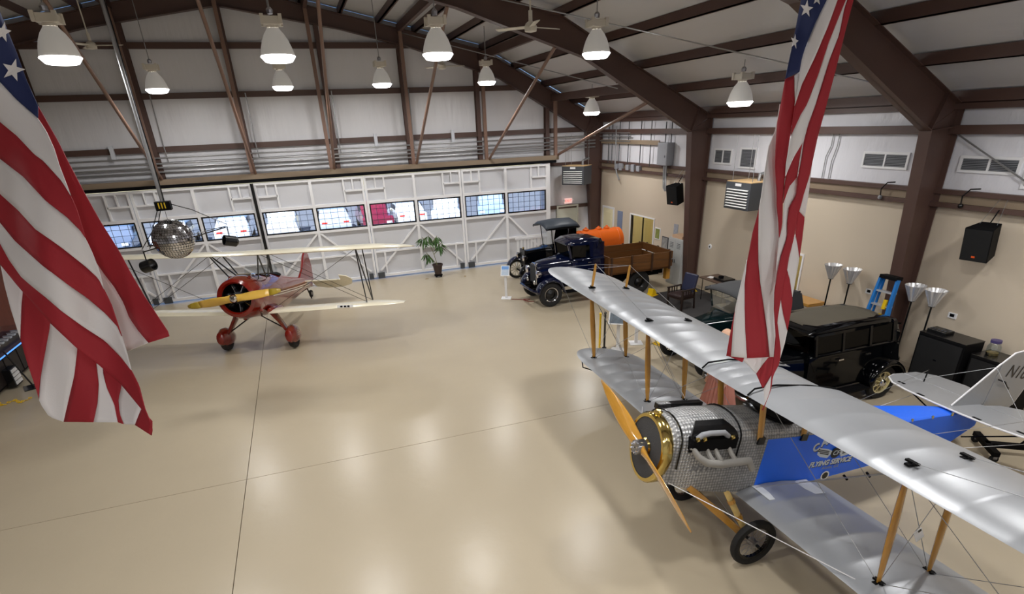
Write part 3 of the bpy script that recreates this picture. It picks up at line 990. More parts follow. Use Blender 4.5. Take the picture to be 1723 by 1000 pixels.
# ------------------------------------------------------------------ silver biplane
def jenny():
    r = thing('vintage_biplane', 'silver winged biplane with blue fuselage, metal nose and wooden propeller', 'airplane')
    yw, pt_ = 3.12, .143
    r.matrix_world = Matrix.Translation((4.817, 5.213, .33)) @ Matrix.Rotation(yw, 4, 'Z') @ Matrix.Rotation(-pt_, 4, 'Y') @ Matrix.Translation((0, 0, -.33))
    I = Matrix()

    def sect(u, hw, zb, zt, rnd, n=7):
        """fuselage cross section: flat sides and bottom, rounded top deck of height rnd"""
        pts = [V((u, -hw, zb)), V((u, hw, zb))]
        zs = zt - rnd
        for k in range(n + 1):
            a = pi * k / n
            pts.append(V((u, hw * math.cos(a), zs + rnd * math.sin(a))))
        return pts
    front = [sect(1.36, .34, 1.12, 1.86, .3), sect(1.2, .37, 1.12, 1.95, .28), sect(.85, .39, 1.0, 1.97, .24), sect(.35, .4, .93, 1.95, .24), sect(0, .4, .9, 1.93, .22), sect(-.45, .4, .9, 1.92, .2)]
    deck_only = [sect(-.45, .4, .9, 1.92, .2), sect(-.95, .4, .92, 1.86, .14)]
    MB().ringloft(front[:4]).build('engine_cowl', ETURN, r, smooth=True)
    MB().ringloft([sect(.35, .4, .93, 1.95, .24), sect(.02, .4, .9, 1.93, .22), sect(-.1, .4, .9, 1.92, .21)]).build('metal_fuselage_section', ETURN, r, smooth=True)
    # cockpit coaming deck behind: metal top over blue side
    MB().ringloft([sect(-.1, .402, 1.68, 1.92, .21), sect(-.95, .402, 1.70, 1.9, .18), sect(-1.5, .37, 1.70, 1.84, .1)]).build('cockpit_deck', ETURN, r, smooth=True)
    blue = [sect(-.1, .4, .9, 1.7, .02), sect(-.95, .4, .92, 1.71, .02), sect(-1.6, .37, .98, 1.73, .03), sect(-2.6, .3, 1.06, 1.75, .05), sect(-3.6, .2, 1.12, 1.73, .03), sect(-4.25, .12, 1.17, 1.70, .02), sect(-4.85, .025, 1.38, 1.66, .01)]
    MB().ringloft(blue).build('fuselage_fabric', BLUEF, r)
    # cockpit openings
    for u in (-.42, -1.28):
        ck = MB()
        ring = []
        for k in range(20):
            a = 2 * pi * k / 20
            y = .3 * math.sin(a)
            ring.append(V((u + .29 * math.cos(a), y * 1.15, 1.80 + .13 * math.cos(y / .4 * 1.3))))
        MB().path(ring, .025, 8, loop=True).build('cockpit_coaming', BLACKM, r, smooth=True)
        MB().add([p + V((0, 0, .012)) for p in ring] + [V((u, 0, 1.945))], [(i, (i + 1) % 20, 20) for i in range(20)]).build('cockpit_interior', BLACKM, r)
        MB().prism([(u + .34, 1.92), (u + .28, 2.12), (u + .275, 2.12), (u + .335, 1.92)], -.17, .17).build('windscreen', CLEARGL, r)
    # radiator with brass shell
    prof = []
    for k in range(28):
        a = 2 * pi * k / 28
        prof.append((.40 * math.sin(a) * (1 if math.cos(a) > 0 else .96), 1.49 + (.46 if math.cos(a) > 0 else .5) * math.cos(a)))
    sh = [[V((u, y * kk, 1.49 + (z - 1.49) * kk)) for y, z in prof] for u, kk in ((1.30, .93), (1.34, 1.0), (1.43, 1.0), (1.46, .95), (1.46, .86))]
    MB().ringloft(sh, caps=False).build('radiator_shell', BRASS, r, smooth=True)
    core = [(y * .9, 1.49 + (z - 1.49) * .9) for y, z in prof]
    MB().prism(core, 1.38, 1.452, 'x').build('radiator_core', mat('radiator_core', s(72, 72, 74), .7, bump=.5, bscale=120), r)
    MB().lathe([(.1, -.01), (.12, .012), (.1, .03)], (1.452, 0, 1.49), (1, 0, 0), 20, loop=True).build('shaft_ring', BRASS, r, smooth=True)
    MB().lathe([(.09, -.05), (.09, .012), (.01, .015)], (1.452, 0, 1.49), (1, 0, 0), 20).build('shaft_opening', BLACK, r)
    MB().lathe([(.05, 0), (.06, .04), (.03, .06)], (1.38, 0, 1.94), (0, 0, 1), 14, caps=True).build('filler_cap', BRASS, r)
    # black band, engine opening and engine
    for u in (1.22, .36):
        band = sect(u, .382 if u > 1 else .405, 1.35, 1.955 if u > 1 else 1.96, .27 if u > 1 else .25, 12)[1:]
        MB().path([p + V((0, .004 if p.y > 0 else -.004, .006)) for p in band[:]], .012, 6).build('cowl_strap', BLACK, r, smooth=True)
    for sg in (1, -1):
        rows = []
        for k in range(10):
            z = 1.6 + .335 * k / 9
            y = .406 if z < 1.73 else .408 * math.sqrt(max(.05, 1 - ((z - 1.73) / .245) ** 2)) + .004
            sh = max(0, (z - 1.78) / .155) ** 2 * .14
            rows.append([V((.42 + sh + (.7 - 2 * sh) * j / 6, sg * y, z)) for j in range(7)])
        MB().grid(rows).build('engine_opening', BLACK, r, solid=.012)
        MB().box((.45, sg * .33, 1.63), (1.12, sg * .465, 1.79)).build('cylinder_block', BLACKM, r, bevel=.01)
        MB().path([(1.04, sg * .42, 1.79), (1.0, sg * .44, 1.85), (.9, sg * .44, 1.865), (.68, sg * .44, 1.86), (.6, sg * .43, 1.8)], .036, 10).build('water_manifold', GREYBOX, r, smooth=True)
        if sg < 0:
            MB().box((.5, -.36, 1.86), (1.2, -.26, 1.945)).build('rocker_cover', BLACK, r, bevel=.01)
        for u in (.55, .97, 1.07):
            MB().lathe([(.025, 0), (.03, .03), (.015, .05)], (u, sg * .45, 1.78), (0, sg * .6, 1), 10, caps=True).build('brass_fitting', BRASS, r)
        MB().path([(1.1, sg * .43, 1.68), (1.03, sg * .5, 1.58), (.9, sg * .53, 1.5), (.7, sg * .54, 1.47), (.42, sg * .54, 1.48), (.28, sg * .55, 1.49), (.2, sg * .57, 1.36)], [.035, .042, .05, .052, .052, .05, .04], 10).build('exhaust_pipe', mat('exhaust_grey', s(160, 158, 154), .55, .2), r, smooth=True)
        for u in (.85, .73, .52):
            MB().path([(u + .04, sg * .43, 1.66), (u + .01, sg * .49, 1.58), (u - .05, sg * .53, 1.5)], .03, 8).build('exhaust_stub', MATS['exhaust_grey'], r, smooth=True)
        for k in range(11):
            MB().prism([(1.0 - .075 * k, 1.30), (.975 - .075 * k, 1.38), (.955 - .075 * k, 1.38)], sg * .385, sg * .415).build('cowl_louver', GALV, r)
    # propeller
    pr = empty('propeller_pivot')
    pr.parent = r
    pr.name = 'propeller'
    pr.location = (1.53, 0, 1.49)
    pr.rotation_euler = (math.radians(72), 0, 0)
    rings = []
    for k in range(-12, 13):
        z = 1.31 * k / 12
        a = abs(z)
        ch = (.07 + .035 * math.sin(min(1, a / 1.0) * pi) if a < 1.1 else .075) * (1 if a < .95 else max(.22, 1 - ((a - .95) / .33) ** 2))
        th = .055 * max(.12, 1 - a / 1.15)
        if a < .15:
            ch, th = .085, .07
        tw = math.radians(34 - 20 * min(1, a / 1.2)) * (-1 if z > 0 else 1)
        tw = 0 if a < .1 else tw
        sec = [(math.cos(t) * ch, math.sin(t) * th * .6) for t in (2 * pi * j / 12 for j in range(12))]
        rings.append([V((y * math.cos(0) * 0 + x * math.sin(tw) + y * math.cos(tw), x * math.cos(tw) - y * math.sin(tw), z)) for x, y in sec])
    MB().ringloft(rings).build('propeller_blade', WOODP, pr, smooth=2)
    MB().lathe([(.01, .085), (.095, .08), (.1, .06), (.1, -.08)], (0, 0, 0), (1, 0, 0), 20).build('hub_plate', STEEL, pr, smooth=True)
    for k in range(8):
        a = 2 * pi * k / 8
        MB().lathe([(.012, 0), (.012, .03), (.002, .03)], (.075, .07 * math.cos(a), .07 * math.sin(a)), (1, 0, 0), 6).build('hub_bolt', CHROME, pr)
    for sg in (1, -1):
        MB().box((-.012, -.062, sg * 1.05 - .06), (.012, .062, sg * 1.05 + .2)) if False else None
    MB().tube((1.36, 0, 1.487), (1.55, 0, 1.487), .06, n=14).build('propeller_shaft', BLACK, r, smooth=True)
    # wings
    D = .0155
    up = wing('upper_wing_port', I, .44, 6.64, .49, 1.51, 2.335, D, 1.0, .4, SILVER, r)
    up2 = wing('upper_wing_starboard', I, -.44, -6.64, .49, 1.51, 2.335, D, 1.0, .4, SILVER, r)
    wing('upper_centre_section', I, -.44, .4401, .49, 1.35, 2.335, 0, .02, .44, SILVER, r)
    wing('lower_wing_port', I, .41, 5.17, .19, 1.5, .885, D, .8, .4, SILVER, r)
    wing('lower_wing_starboard', I, -.41, -5.17, .19, 1.5, .885, D, .8, .4, SILVER, r)
    for sg in (1, -1):
        MB().path([(.5, sg * .45, 2.36), (.42, sg * .45, 2.44), (.1, sg * .45, 2.475), (-.4, sg * .45, 2.45), (-.9, sg * .45, 2.39)], .012, 6).build('wing_root_tape', BLACKM, r)
        MB().box((-1.0, sg * .41, .985), (-.05, sg * .75, .99)).build('wing_walk', mat('walk_white', s(214, 218, 222), .7), r)
    # struts and fittings
    zl = lambda v: .95 + abs(v) * D
    zu = lambda v: 2.345 + abs(v) * D
    for sg in (1, -1):
        for v in (2.31, 4.44):
            y = sg * v
            for ul, uu in ((-.09, .21), (-.844, -.544)):
                strut((ul, y, zl(v)), (uu, y, zu(v)), .055, .027, WOOD, r, 'interplane_strut')
                for u, z in ((ul, zl(v) + .01), (uu, zu(v) + .085)):
                    f = MB()
                    f.cbox((u, y, z), (.14, .05, .02)).cbox((u, y, z + .02), (.05, .12, .02)).tube((u - .06, y - .04, z), (u + .05, y + .05, z + .03), .012)
                    f.build('strut_fitting', BLACKM, r)
            # crossing wires
            for du in (-.09, -.844):
                di = .41 if v < 3 else 2.31
                for a, b in (((du, sg * di, zl(di)), (du + .3, y, zu(v))), ((du, y, zl(v)), (du + .3, sg * di, zu(di)))):
                    wire(a, b, r)
            wire((-.09, y, zl(v)), (-.544, y, zu(v)), r)
            wire((-.844, y, zl(v)), (.21, y, zu(v)), r)
        # king posts and overhang wires
        for u in (.21, -.544):
            y = sg * 4.44
            strut((u, y, zu(4.44) + .08), (u, y, zu(4.44) + .55), .03, .018, WOOD, r, 'king_post', .7)
            wire((u, y, zu(4.44) + .54), (u, sg * 2.31, zu(2.31) + .1), r)
            wire((u, y, zu(4.44) + .54), (u, sg * 6.2, zu(6.2) + .08), r)
            wire((u - .3, sg * 4.44, zl(4.44)), (u, sg * 6.2, zu(6.2)), r)
        wire((.21, sg * 4.44, zu(4.44) + .54), (-.544, sg * 4.44, zu(4.44) + .54), r)
        # cabane struts
        for ub, ut in ((.03, .21), (-.69, -.544)):
            strut((ub, sg * .4, 1.66), (ut, sg * .42, 2.35), .05, .025, WOOD, r, 'cabane_strut', .85)
            MB().cbox((ub, sg * .41, 1.68), (.1, .04, .1)).build('cabane_fitting', BLACK, r)
        # wing tip skid
        MB().path([(.1, sg * 4.6, .93), (.05, sg * 4.6, .76), (-.2, sg * 4.6, .68), (-.5, sg * 4.6, .74), (-.7, sg * 4.6, .93)], .014, 6).build('wing_skid', BLACKM, r, smooth=True)
        wire((1.3, sg * .3, 1.15), (-.0, sg * 2.31, .95), r, .006, WHITE)
        # landing gear
        strut((.95, sg * .38, 1.06), (.06, sg * .62, .36), .05, .025, WOOD, r, 'gear_strut', .9)
        strut((.33, sg * .38, .94), (.0, sg * .62, .36), .05, .025, mat('pale_wood', s(220, 190, 120), .35, var=.3, vscale=7), r, 'gear_strut', .9)
        for k in (.25, .6, .9):
            p = V((.33, sg * .38, .94)).lerp(V((0, sg * .62, .36)), k)
            MB().lathe([(.052, -.03), (.052, .03)], p, V((-.33, sg * .24, -.58)), 10).build('strut_wrap', WOOD, r)
        w = empty('main_wheel')
        w.parent = r
        c = (0, sg * .76, .33)
        spoked_wheel(c, (0, sg, 0), .345, w, BLACK, 24, .003, True, STEEL, .045, .1)
        MB().tube((0, sg * .64, .33), (0, sg * .87, .33), .022, n=10).build('axle_end', BLACK, w)
    MB().tube((0, -.8, .33), (0, .8, .33), .025, n=10).build('axle', BLACKM, r)
    MB().beam((.05, -.62, .34), (.05, .62, .34), .1, .03).build('spreader_bar', WOOD, r)
    wire((.05, .6, .38), (.35, -.38, .95), r)
    wire((.05, -.6, .38), (.35, .38, .95), r)
    # tail
    st = [(-3.95, .0), (-3.95, .25), (-3.99, .7), (-4.08, 1.02), (-4.28, 1.25), (-4.5, 1.34), (-4.78, 1.36)]
    poly = [(u, y) for u, y in st] + [(u, -y) for u, y in st[::-1][:-1]]
    MB().prism(poly, 1.735, 1.765, 'z').build('tailplane', SILVER, r, bevel=.008)
    MB().path([V((u + .005, y, 1.75)) for u, y in st[::-1]] + [V((u + .005, -y, 1.75)) for u, y in st[1:]], .014, 6).build('tailplane_edge', WHITE, r, smooth=True)
    for sg in (1, -1):
        MB().prism([(-4.8, sg * .06), (-4.8, sg * 1.37), (-5.15, sg * 1.4), (-5.42, sg * 1.2), (-5.5, sg * .7), (-5.35, sg * .3), (-5.1, sg * .1)], 1.737, 1.763, 'z').build('elevator', SILVER, r, bevel=.006)
        for u, y in ((-4.2, sg * .95), (-4.0, -sg * .45)):
            MB().cbox((u, y, 1.768), (.05, .12, .008)).build('tail_fitting', BLACKM, r)
        wire((-4.3, sg * 1.0, 1.76), (-4.75, 0, 2.4), r)
        MB().tube((-4.6, sg * .05, 1.2), (-4.3, sg * 1.0, 1.73), .012, n=6).build('tail_brace', BLACKM, r)
        MB().path([(-4.75, sg * .95, 1.76), (-4.75, sg * .95, 2.0)], .012, 6).build('control_horn', BLACK, r)
        wire((-4.75, sg * .95, 1.98), (-1.7, sg * .38, 1.45), r)
        wire((-4.75, sg * .95, 1.55), (-1.7, sg * .38, 1.3), r, .004, WHITE)
    MB().prism([(-4.1, 1.765), (-4.82, 1.765), (-4.82, 2.44)], -.012, .012).build('fin', SILVER, r)
    MB().tube((-4.08, 0, 1.77), (-4.83, 0, 2.46), .014, n=6).build('fin_edge', WHITE, r)
    MB().prism([(-4.84, 1.45), (-4.84, 2.46), (-5.05, 2.62), (-5.35, 2.68), (-5.62, 2.5), (-5.72, 2.1), (-5.6, 1.72), (-5.25, 1.42)], -.014, .014).build('rudder', SILVER, r, bevel=.006)
    MB().path([(-4.84, 0, 2.46), (-5.05, 0, 2.63), (-5.35, 0, 2.69), (-5.62, 0, 2.51), (-5.73, 0, 2.1), (-5.6, 0, 1.71)], .013, 6).build('rudder_edge', WHITE, r)
    text('registration', 'N16', .3, BLACK, frame3((-5.3, .018, 2.3), (-1, 0, -.12), (0, 0, 1)), r, shear=.2)
    MB().path([(-4.88, .03, 2.2), (-4.95, .1, 2.18), (-5.1, .1, 2.05), (-5.2, .05, 2.05)], .013, 6).build('rudder_horn', BLACK, r)
    MB().path([(-4.3, 0, 1.18), (-4.7, 0, .95), (-4.95, 0, .78)], .025, 6).build('tail_skid', WOOD, r)
    for u in (-2.9, -3.4, -3.9):
        MB().cbox((u, .26 - (u + 2.9) * -.09, 1.71), (.03, .02, .05)).build('fabric_lacing', BRASS, r)
    # emblem and lettering on the port side
    LET = mat('letter_white', s(205, 215, 225), .5)
    SHD = mat('letter_black', s(18, 20, 26), .5)
    for (dx, dz, mt, yy) in ((.012, -.012, SHD, .402), (0, 0, LET, .404)):
        word = 'CANDLER'
        for i, ch in enumerate(word):
            t = (i - 3) / 3
            u = -1.36 - .37 * t
            z = 1.61 - .13 * t * t
            text('letter', ch, .155, mt, frame3((u - dx, yy - max(0, -(u + .95)) * .044, z + dz), (-1, 0, -.55 * t), (.0, 0, 1)), r, shear=.1, bold=.007)
        text('lettering', 'FLYING SERVICE', .112, mt, frame3((-1.38 - dx, yy - .019, 1.215 + dz), (-1, -.045, .02), (0, 0, 1)), r, shear=.2, bold=.005)
    text('lettering', 'Atlanta, GA', .07, mat('letter_grey', s(150, 165, 190), .5), frame3((-1.40, .386, 1.135), (-1, -.045, .02), (0, 0, 1)), r, shear=.2)
    for sg in (1, -1):
        w = [(0, .02), (.10, .06), (.40, .12), (.37, .06), (.3, .0), (.22, -.05), (.08, -.08)]
        MB().prism([(-1.40 - sg * (a + .05), 1.375 + b) for a, b in w], .37, .395).build('emblem_wing', LET, r)
        for k in range(3):
            MB().beam((-1.40 - sg * .13, .397, 1.40 - k * .025), (-1.40 - sg * (.40 - k * .05), .397, 1.46 - k * .035), .003, .014).build('emblem_feather', SHD, r)
    MB().lathe([(.005, .004), (.08, .003), (.085, 0)], (-1.40, .396, 1.37), (0, 1, 0), 24).build('emblem_disc', SHD, r)
    text('emblem_letters', 'CF', .1, LET, frame3((-1.40, .402, 1.37), (-1, 0, 0), (0, 0, 1)), r, shear=.2)
    MB().lathe([(.055, 0), (.075, .006), (.055, .008)], (-1.36, .385, 1.0), (0, 1, 0), 20, loop=True).build('foot_step_ring', WHITE, r)
    MB().lathe([(.001, .004), (.057, .004)], (-1.36, .386, 1.0), (0, 1, 0), 20).build('foot_step_hole', BLACK, r)
    tg = MB(Matrix.Translation((-.33, 2.33, 1.6)) @ Matrix.Rotation(.7, 4, 'Y')).box((-.05, -.004, -.09), (.05, .004, .07)).build('warning_tag', WHITE, r)
    MB(Matrix.Translation((-.33, 2.33, 1.6)) @ Matrix.Rotation(.7, 4, 'Y')).box((-.04, .004, .03), (.0, .006, .06)).build('tag_mark', BLACK, tg)
    for u in (-.75, -1.75, -2.2):
        MB().tube((u, .38, .96), (u - .05, .42, .9), .018, n=6).build('lower_fitting', BLACKM, r)
    return r


jenny()


# ------------------------------------------------------------------ red and cream biplane
def waco():
    r = thing('vintage_biplane', 'red biplane with cream wings and spatted wheels facing the viewer', 'airplane')
    fwd = V((-.313, -.95, 0)).normalized()
    yw = math.atan2(fwd.y, fwd.x)
    r.matrix_world = Matrix.Translation((-1.85, 16.45, .3)) @ Matrix.Rotation(yw, 4, 'Z') @ Matrix.Rotation(-math.radians(11.5), 4, 'Y') @ Matrix.Translation((0, 0, -.3))

    def ell(u, hw, hh, zc, n=20, sq=1.0):
        return [V((u, hw * math.copysign(abs(math.cos(a)) ** sq, math.cos(a)), zc + hh * math.copysign(abs(math.sin(a)) ** sq, math.sin(a)))) for a in (2 * pi * k / n for k in range(n))]
    body = [ell(.5, .54, .54, 1.5), ell(.1, .55, .57, 1.48), ell(-.6, .5, .58, 1.48, sq=.85), ell(-1.4, .42, .55, 1.5, sq=.85), ell(-2.4, .3, .42, 1.52, sq=.85), ell(-3.6, .15, .28, 1.56), ell(-4.7, .04, .16, 1.62)]
    MB().ringloft(body).build('fuselage', REDP, r, smooth=True)
    MB().lathe([(.37, .47), (.41, .53), (.49, .49), (.55, .3), (.575, .05), (.565, -.2)], (.55, 0, 1.5), (1, 0, 0), 32).build('cowling', REDP, r, smooth=True)
    MB().lathe([(.37, .47), (.4, .3), (.42, 0)], (.55, 0, 1.5), (1, 0, 0), 32).build('cowling_liner', BLACKM, r, smooth=True)
    MB().lathe([(.001, 0), (.43, 0)], (.62, 0, 1.5), (1, 0, 0), 24).build('baffle', BLACKM, r)
    for k in range(7):
        a = 2 * pi * k / 7 + .2
        d = V((0, math.cos(a), math.sin(a)))
        c = V((.8, 0, 1.5))
        mb = MB()
        mb.lathe([(.06, .12), (.075, .14), (.065, .16), (.078, .18), (.065, .2), (.08, .22), (.065, .24), (.08, .27), (.05, .38)], c, d, 10, caps=True)
        mb.build('engine_cylinder', mat('engine_dark', s(50, 50, 54), .35, .7), r, smooth=True)
        MB().tube(c + d * .12 + V((.09, 0, 0)), c + d * .37 + V((.07, 0, 0)), .011, n=6).build('push_rod', CHROME, r)
        # rocker bump on the cowling
        MB().sphere(V((.65, 0, 1.5)) + d * .565, .06, 10, (1.9, .8, .8)).build('cowling_bump', REDP, r, smooth=True)
    MB().lathe([(.16, 0), (.15, .1), (.08, .2), (.05, .22)], (.85, 0, 1.5), (1, 0, 0), 20, caps=True).build('crankcase', mat('crank_grey', s(90, 94, 98), .4, .5), r, smooth=True)
    # propeller, nearly level
    pr = empty('propeller')
    pr.parent = r
    pr.location = (1.14, 0, 1.5)
    pr.rotation_euler = (math.radians(-82.5), 0, 0)
    rings = []
    for k in range(-12, 13):
        z = 1.22 * k / 12
        a = abs(z)
        ch = .09 + .04 * math.sin(min(1, a / .9) * pi)
        ch *= 1 if a < .95 else max(.45, 1 - ((a - .95) / .36) ** 2)
        th = .06 * max(.18, 1 - a / 1.1)
        tw = math.radians(48 - 34 * a / 1.2) * (1 if z > 0 else -1)
        if a < .12:
            tw, ch = 0, .1
        rings.append([V((x * math.sin(tw) + y * math.cos(tw), x * math.cos(tw) - y * math.sin(tw), z)) for x, y in ((math.cos(t) * ch, math.sin(t) * th) for t in (2 * pi * j / 12 for j in range(12)))])
    YP = mat('yellow_propeller', s(222, 178, 78), .2, 0, coat=.7, var=.1, vscale=4)
    TP = mat('propeller_tip_olive', s(170, 145, 40), .3, coat=.5)
    MB().ringloft(rings[3:22]).build('propeller_blade', YP, pr, smooth=2)
    MB().ringloft(rings[:4]).build('propeller_tip', TP, pr, smooth=2)
    MB().ringloft(rings[21:]).build('propeller_tip', TP, pr, smooth=2)
    MB().lathe([(.01, .14), (.06, .13), (.1, .08), (.11, .02), (.08, -.1)], (0, 0, 0), (1, 0, 0), 20).build('hub', CHROME, pr, smooth=True)
    # wings
    D = .03
    for sg in (1, -1):
        wing('upper_wing', Matrix(), 0, sg * 4.6, 1.15, 1.45, 2.55, .012, 1.0, .38, CREAM, r, t=.09, sag=.02)
        wing('lower_wing', Matrix(), sg * .5, sg * 4.15, .42, 1.3, 1.0, D, .9, .38, CREAM, r, t=.09, sag=.02)
        MB().sphere((-.15, sg * .5, 1.08), .2, 12, (3, .5, .6)).build('wing_root_fairing', REDP, r, smooth=True)
        y = sg * 3.15
        zl, zu = 1.1 + 3.15 * D, 2.6
        for a, b in (((.2, y, zl), (.85, y, zu)), ((-.55, y, zl), (.1, y, zu)), ((-.5, y, zl), (.8, y, zu))):
            strut(a, b, .035, .016, mat('dark_strut', s(30, 34, 44), .25), r, 'interplane_strut', .8)
        wire((.2, sg * .55, 1.1), (.85, y, zu), r, .006, BLACK)
        wire((.15, y, zl), (.8, sg * .6, zu), r, .006, BLACK)
        wire((-.5, y, zl), (.1, sg * .6, zu), r, .006, BLACK)
        for a, b in (((.35, sg * .36, 1.95), (.8, sg * .62, 2.57)), ((-.25, sg * .38, 1.98), (.1, sg * .62, 2.58)), ((-.2, sg * .36, 1.95), (.75, sg * .6, 2.57))):
            strut(a, b, .03, .015, MATS['dark_strut'], r, 'cabane_strut', .85)
        # landing gear leg and spat
        leg = [[V((u, sg * y_ + dy, z)) for u, dy in ((du + .2 * k, .0), (du + .1 * k, .05 * k), (du - .2 * k, .0), (du + .1 * k, -.05 * k))] for du, y_, z, k in ((.05, .42, 1.1, 1.35), (.03, .66, .75, 1.0), (.02, .86, .42, .85))]
        MB().ringloft(leg).build('gear_leg', REDP, r, smooth=True)
        MB().tube((.0, sg * .82, .5), (.02, 0, 1.02), .018, n=8).build('gear_brace', BLACK, r)
        w = empty('main_wheel')
        w.parent = r
        tyre((0, sg * .94, .3), (0, 1, 0), .3, .075, .17, w)
        rings = []
        for u, hw, z0, z1 in ((.4, .03, .36, .44), (.36, .1, .22, .55), (.2, .145, .13, .64), (0, .155, .12, .66), (-.2, .14, .13, .62), (-.4, .09, .2, .52), (-.56, .02, .3, .4)):
            rings.append([V((u, sg * .94 + hw * math.cos(a), (z0 + z1) / 2 + (z1 - z0) / 2 * math.sin(a))) for a in (2 * pi * k / 14 for k in range(14))])
        MB().ringloft(rings).build('wheel_spat', REDP, w, smooth=True)
        for k in range(4):
            MB().beam((.05, sg * (.94 + .155), .36 + .04 * k), (-.25, sg * (.94 + .135), .37 + .035 * k), .006, .01).build('spat_stripe', CREAM, w)
        # cream pinstripes
        for z in (1.47, 1.53):
            MB().path([(.0, sg * .555, z), (-.6, sg * .512, z), (-1.4, sg * .43, z + .01), (-2.4, sg * .31, z + .02), (-3.6, sg * .16, z + .05), (-4.4, sg * .075, z + .08)], .011, 5).build('pinstripe', CREAM, r)
        # tailplane
        MB().prism([(-3.95, sg * .08), (-4.1, sg * .8), (-4.2, sg * 1.1), (-4.5, sg * 1.12), (-4.5, sg * .08)], 1.66, 1.70, 'z').build('tailplane', CREAM, r, bevel=.012)
        Me = Matrix.Translation((-4.52, 0, 1.68)) @ Matrix.Rotation(math.radians(-33), 4, 'Y')
        MB(Me).prism([(0, sg * .12), (0, sg * 1.16), (.3, sg * 1.18), (.22, sg * 1.42), (.0, sg * 1.58), (-.3, sg * 1.5), (-.5, sg * 1.1), (-.52, sg * .6), (-.4, sg * .2)], -.02, .02, 'z').build('elevator', CREAM, r, bevel=.012)
        MB().tube((-4.4, sg * .06, 1.45), (-4.45, sg * .85, 1.66), .012, n=6).build('tail_brace', CREAM, r)
        wire((-4.4, sg * .85, 1.7), (-4.45, 0, 2.3), r)
    MB().prism([(-3.6, 1.75), (-4.05, 2.1), (-4.35, 2.55), (-4.6, 2.72), (-4.85, 2.6), (-5.05, 2.2), (-5.08, 1.75), (-4.9, 1.45), (-4.6, 1.5)], -.035, .035).build('fin_and_rudder', REDP, r, bevel=.02)
    # cockpits
    for u in (-.55, -1.35):
        ring = [V((u + .3 * math.cos(a), .27 * math.sin(a), 2.03 - .06 * math.sin(a) ** 2 + .02)) for a in (2 * pi * k / 20 for k in range(20))]
        MB().path(ring, .03, 6, loop=True).build('cockpit_coaming', BLACKM, r, smooth=True)
        MB().add([p + V((0, 0, .01)) for p in ring] + [V((u, 0, 2.06))], [(i, (i + 1) % 20, 20) for i in range(20)]).build('cockpit_interior', BLACKM, r)
        MB().add([(u + .36, -.2, 2.05), (u + .24, -.24, 2.3), (u + .24, .24, 2.3), (u + .36, .2, 2.05), (u + .22, .3, 2.05), (u + .16, .3, 2.2), (u + .16, -.3, 2.2), (u + .22, -.3, 2.05)], [(0, 1, 2, 3), (3, 2, 5, 4), (0, 7, 6, 1)]).build('windscreen', CLEARGL, r, solid=.006)
    MB().box((.1, -.2, 2.03), (.4, .2, 2.1)).build('cowl_top_vent', CHROME, r, bevel=.02)
    MB().path([(-4.4, 0, 1.4), (-4.6, 0, 1.2), (-4.72, .0, 1.05)], .025, 8).build('tail_leg', BLACK, r)
    w = empty('tail_wheel')
    w.parent = r
    tyre((-4.73, 0, 1.27 - .05), (0, 1, 0), .13, .035, .08, w)
    MB().lathe([(.001, .03), (.06, .03), (.06, -.03), (.001, -.03)], (-4.73, 0, 1.22), (0, 1, 0), 12).build('hub', STEEL, w)
    MB().cbox((.4, 2.6, 1.09 + .03), (.03, .42, .07)).build('wing_placard', WHITE, r)
    for k in (-.1, .0, .09):
        MB().cbox((.42, 2.6 + k, 1.12), (.02, .06, .04)).build('placard_mark', BLACK, r)
    return r


waco()


# ------------------------------------------------------------------ road vehicles
def loft_body(name, secs, mt, parent, n=5, bevel=0, smooth=True):
    """secs: (x, half width bottom, half width top, z bottom, z top, corner)"""
    rings = []
    for x, wb, wt, zb, zt, c in secs:
        p = [(-wb, zb), (-wb, zb + (zt - zb) * .4)]
        for k in range(n + 1):
            a = pi - (pi / 2) * k / n
            p.append((-wt + c + c * math.cos(a), zt - c + c * math.sin(a)))
        q = [(-y, z) for y, z in p[::-1]]
        rings.append([V((x, y, z)) for y, z in p + q])
    return MB().ringloft(rings).build(name, mt, parent, smooth=smooth)


def fender(x0, R, y, w, mt, parent, a0=-10, a1=200, z0=.38, name='fender', tail=None):
    rings = []
    for k in range(15):
        a = math.radians(a0 + (a1 - a0) * k / 14)
        c = V((x0 + R * math.cos(a), 0, z0 + R * math.sin(a)))
        d = V((math.cos(a), 0, math.sin(a)))
        rings.append([c + V((0, y - w / 2, 0)) - d * .05, c + V((0, y - w / 2, 0)), c + V((0, y - w / 4, 0)) + d * .03, c + V((0, y + w / 4, 0)) + d * .03, c + V((0, y + w / 2, 0)), c + V((0, y + w / 2, 0)) - d * .05])
    if tail:
        last = rings[-1]
        rings.append([p + V(tail) for p in last])
    return MB().ringloft(rings, closed=False, caps=False).build(name, mt, parent, smooth=2, solid=.012)


def headlamp(c, R, parent, shell):
    MB().lathe([(.01, .2), (R * .5, .17), (R * .9, .08), (R, 0)], c, (1, 0, 0), 18).build('headlamp_shell', shell, parent, smooth=True)
    MB().lathe([(R, 0), (R * 1.04, -.01), (R * .95, -.02), (.001, -.045)], c, (1, 0, 0), 18).build('headlamp_lens', CHROME, parent, smooth=True)


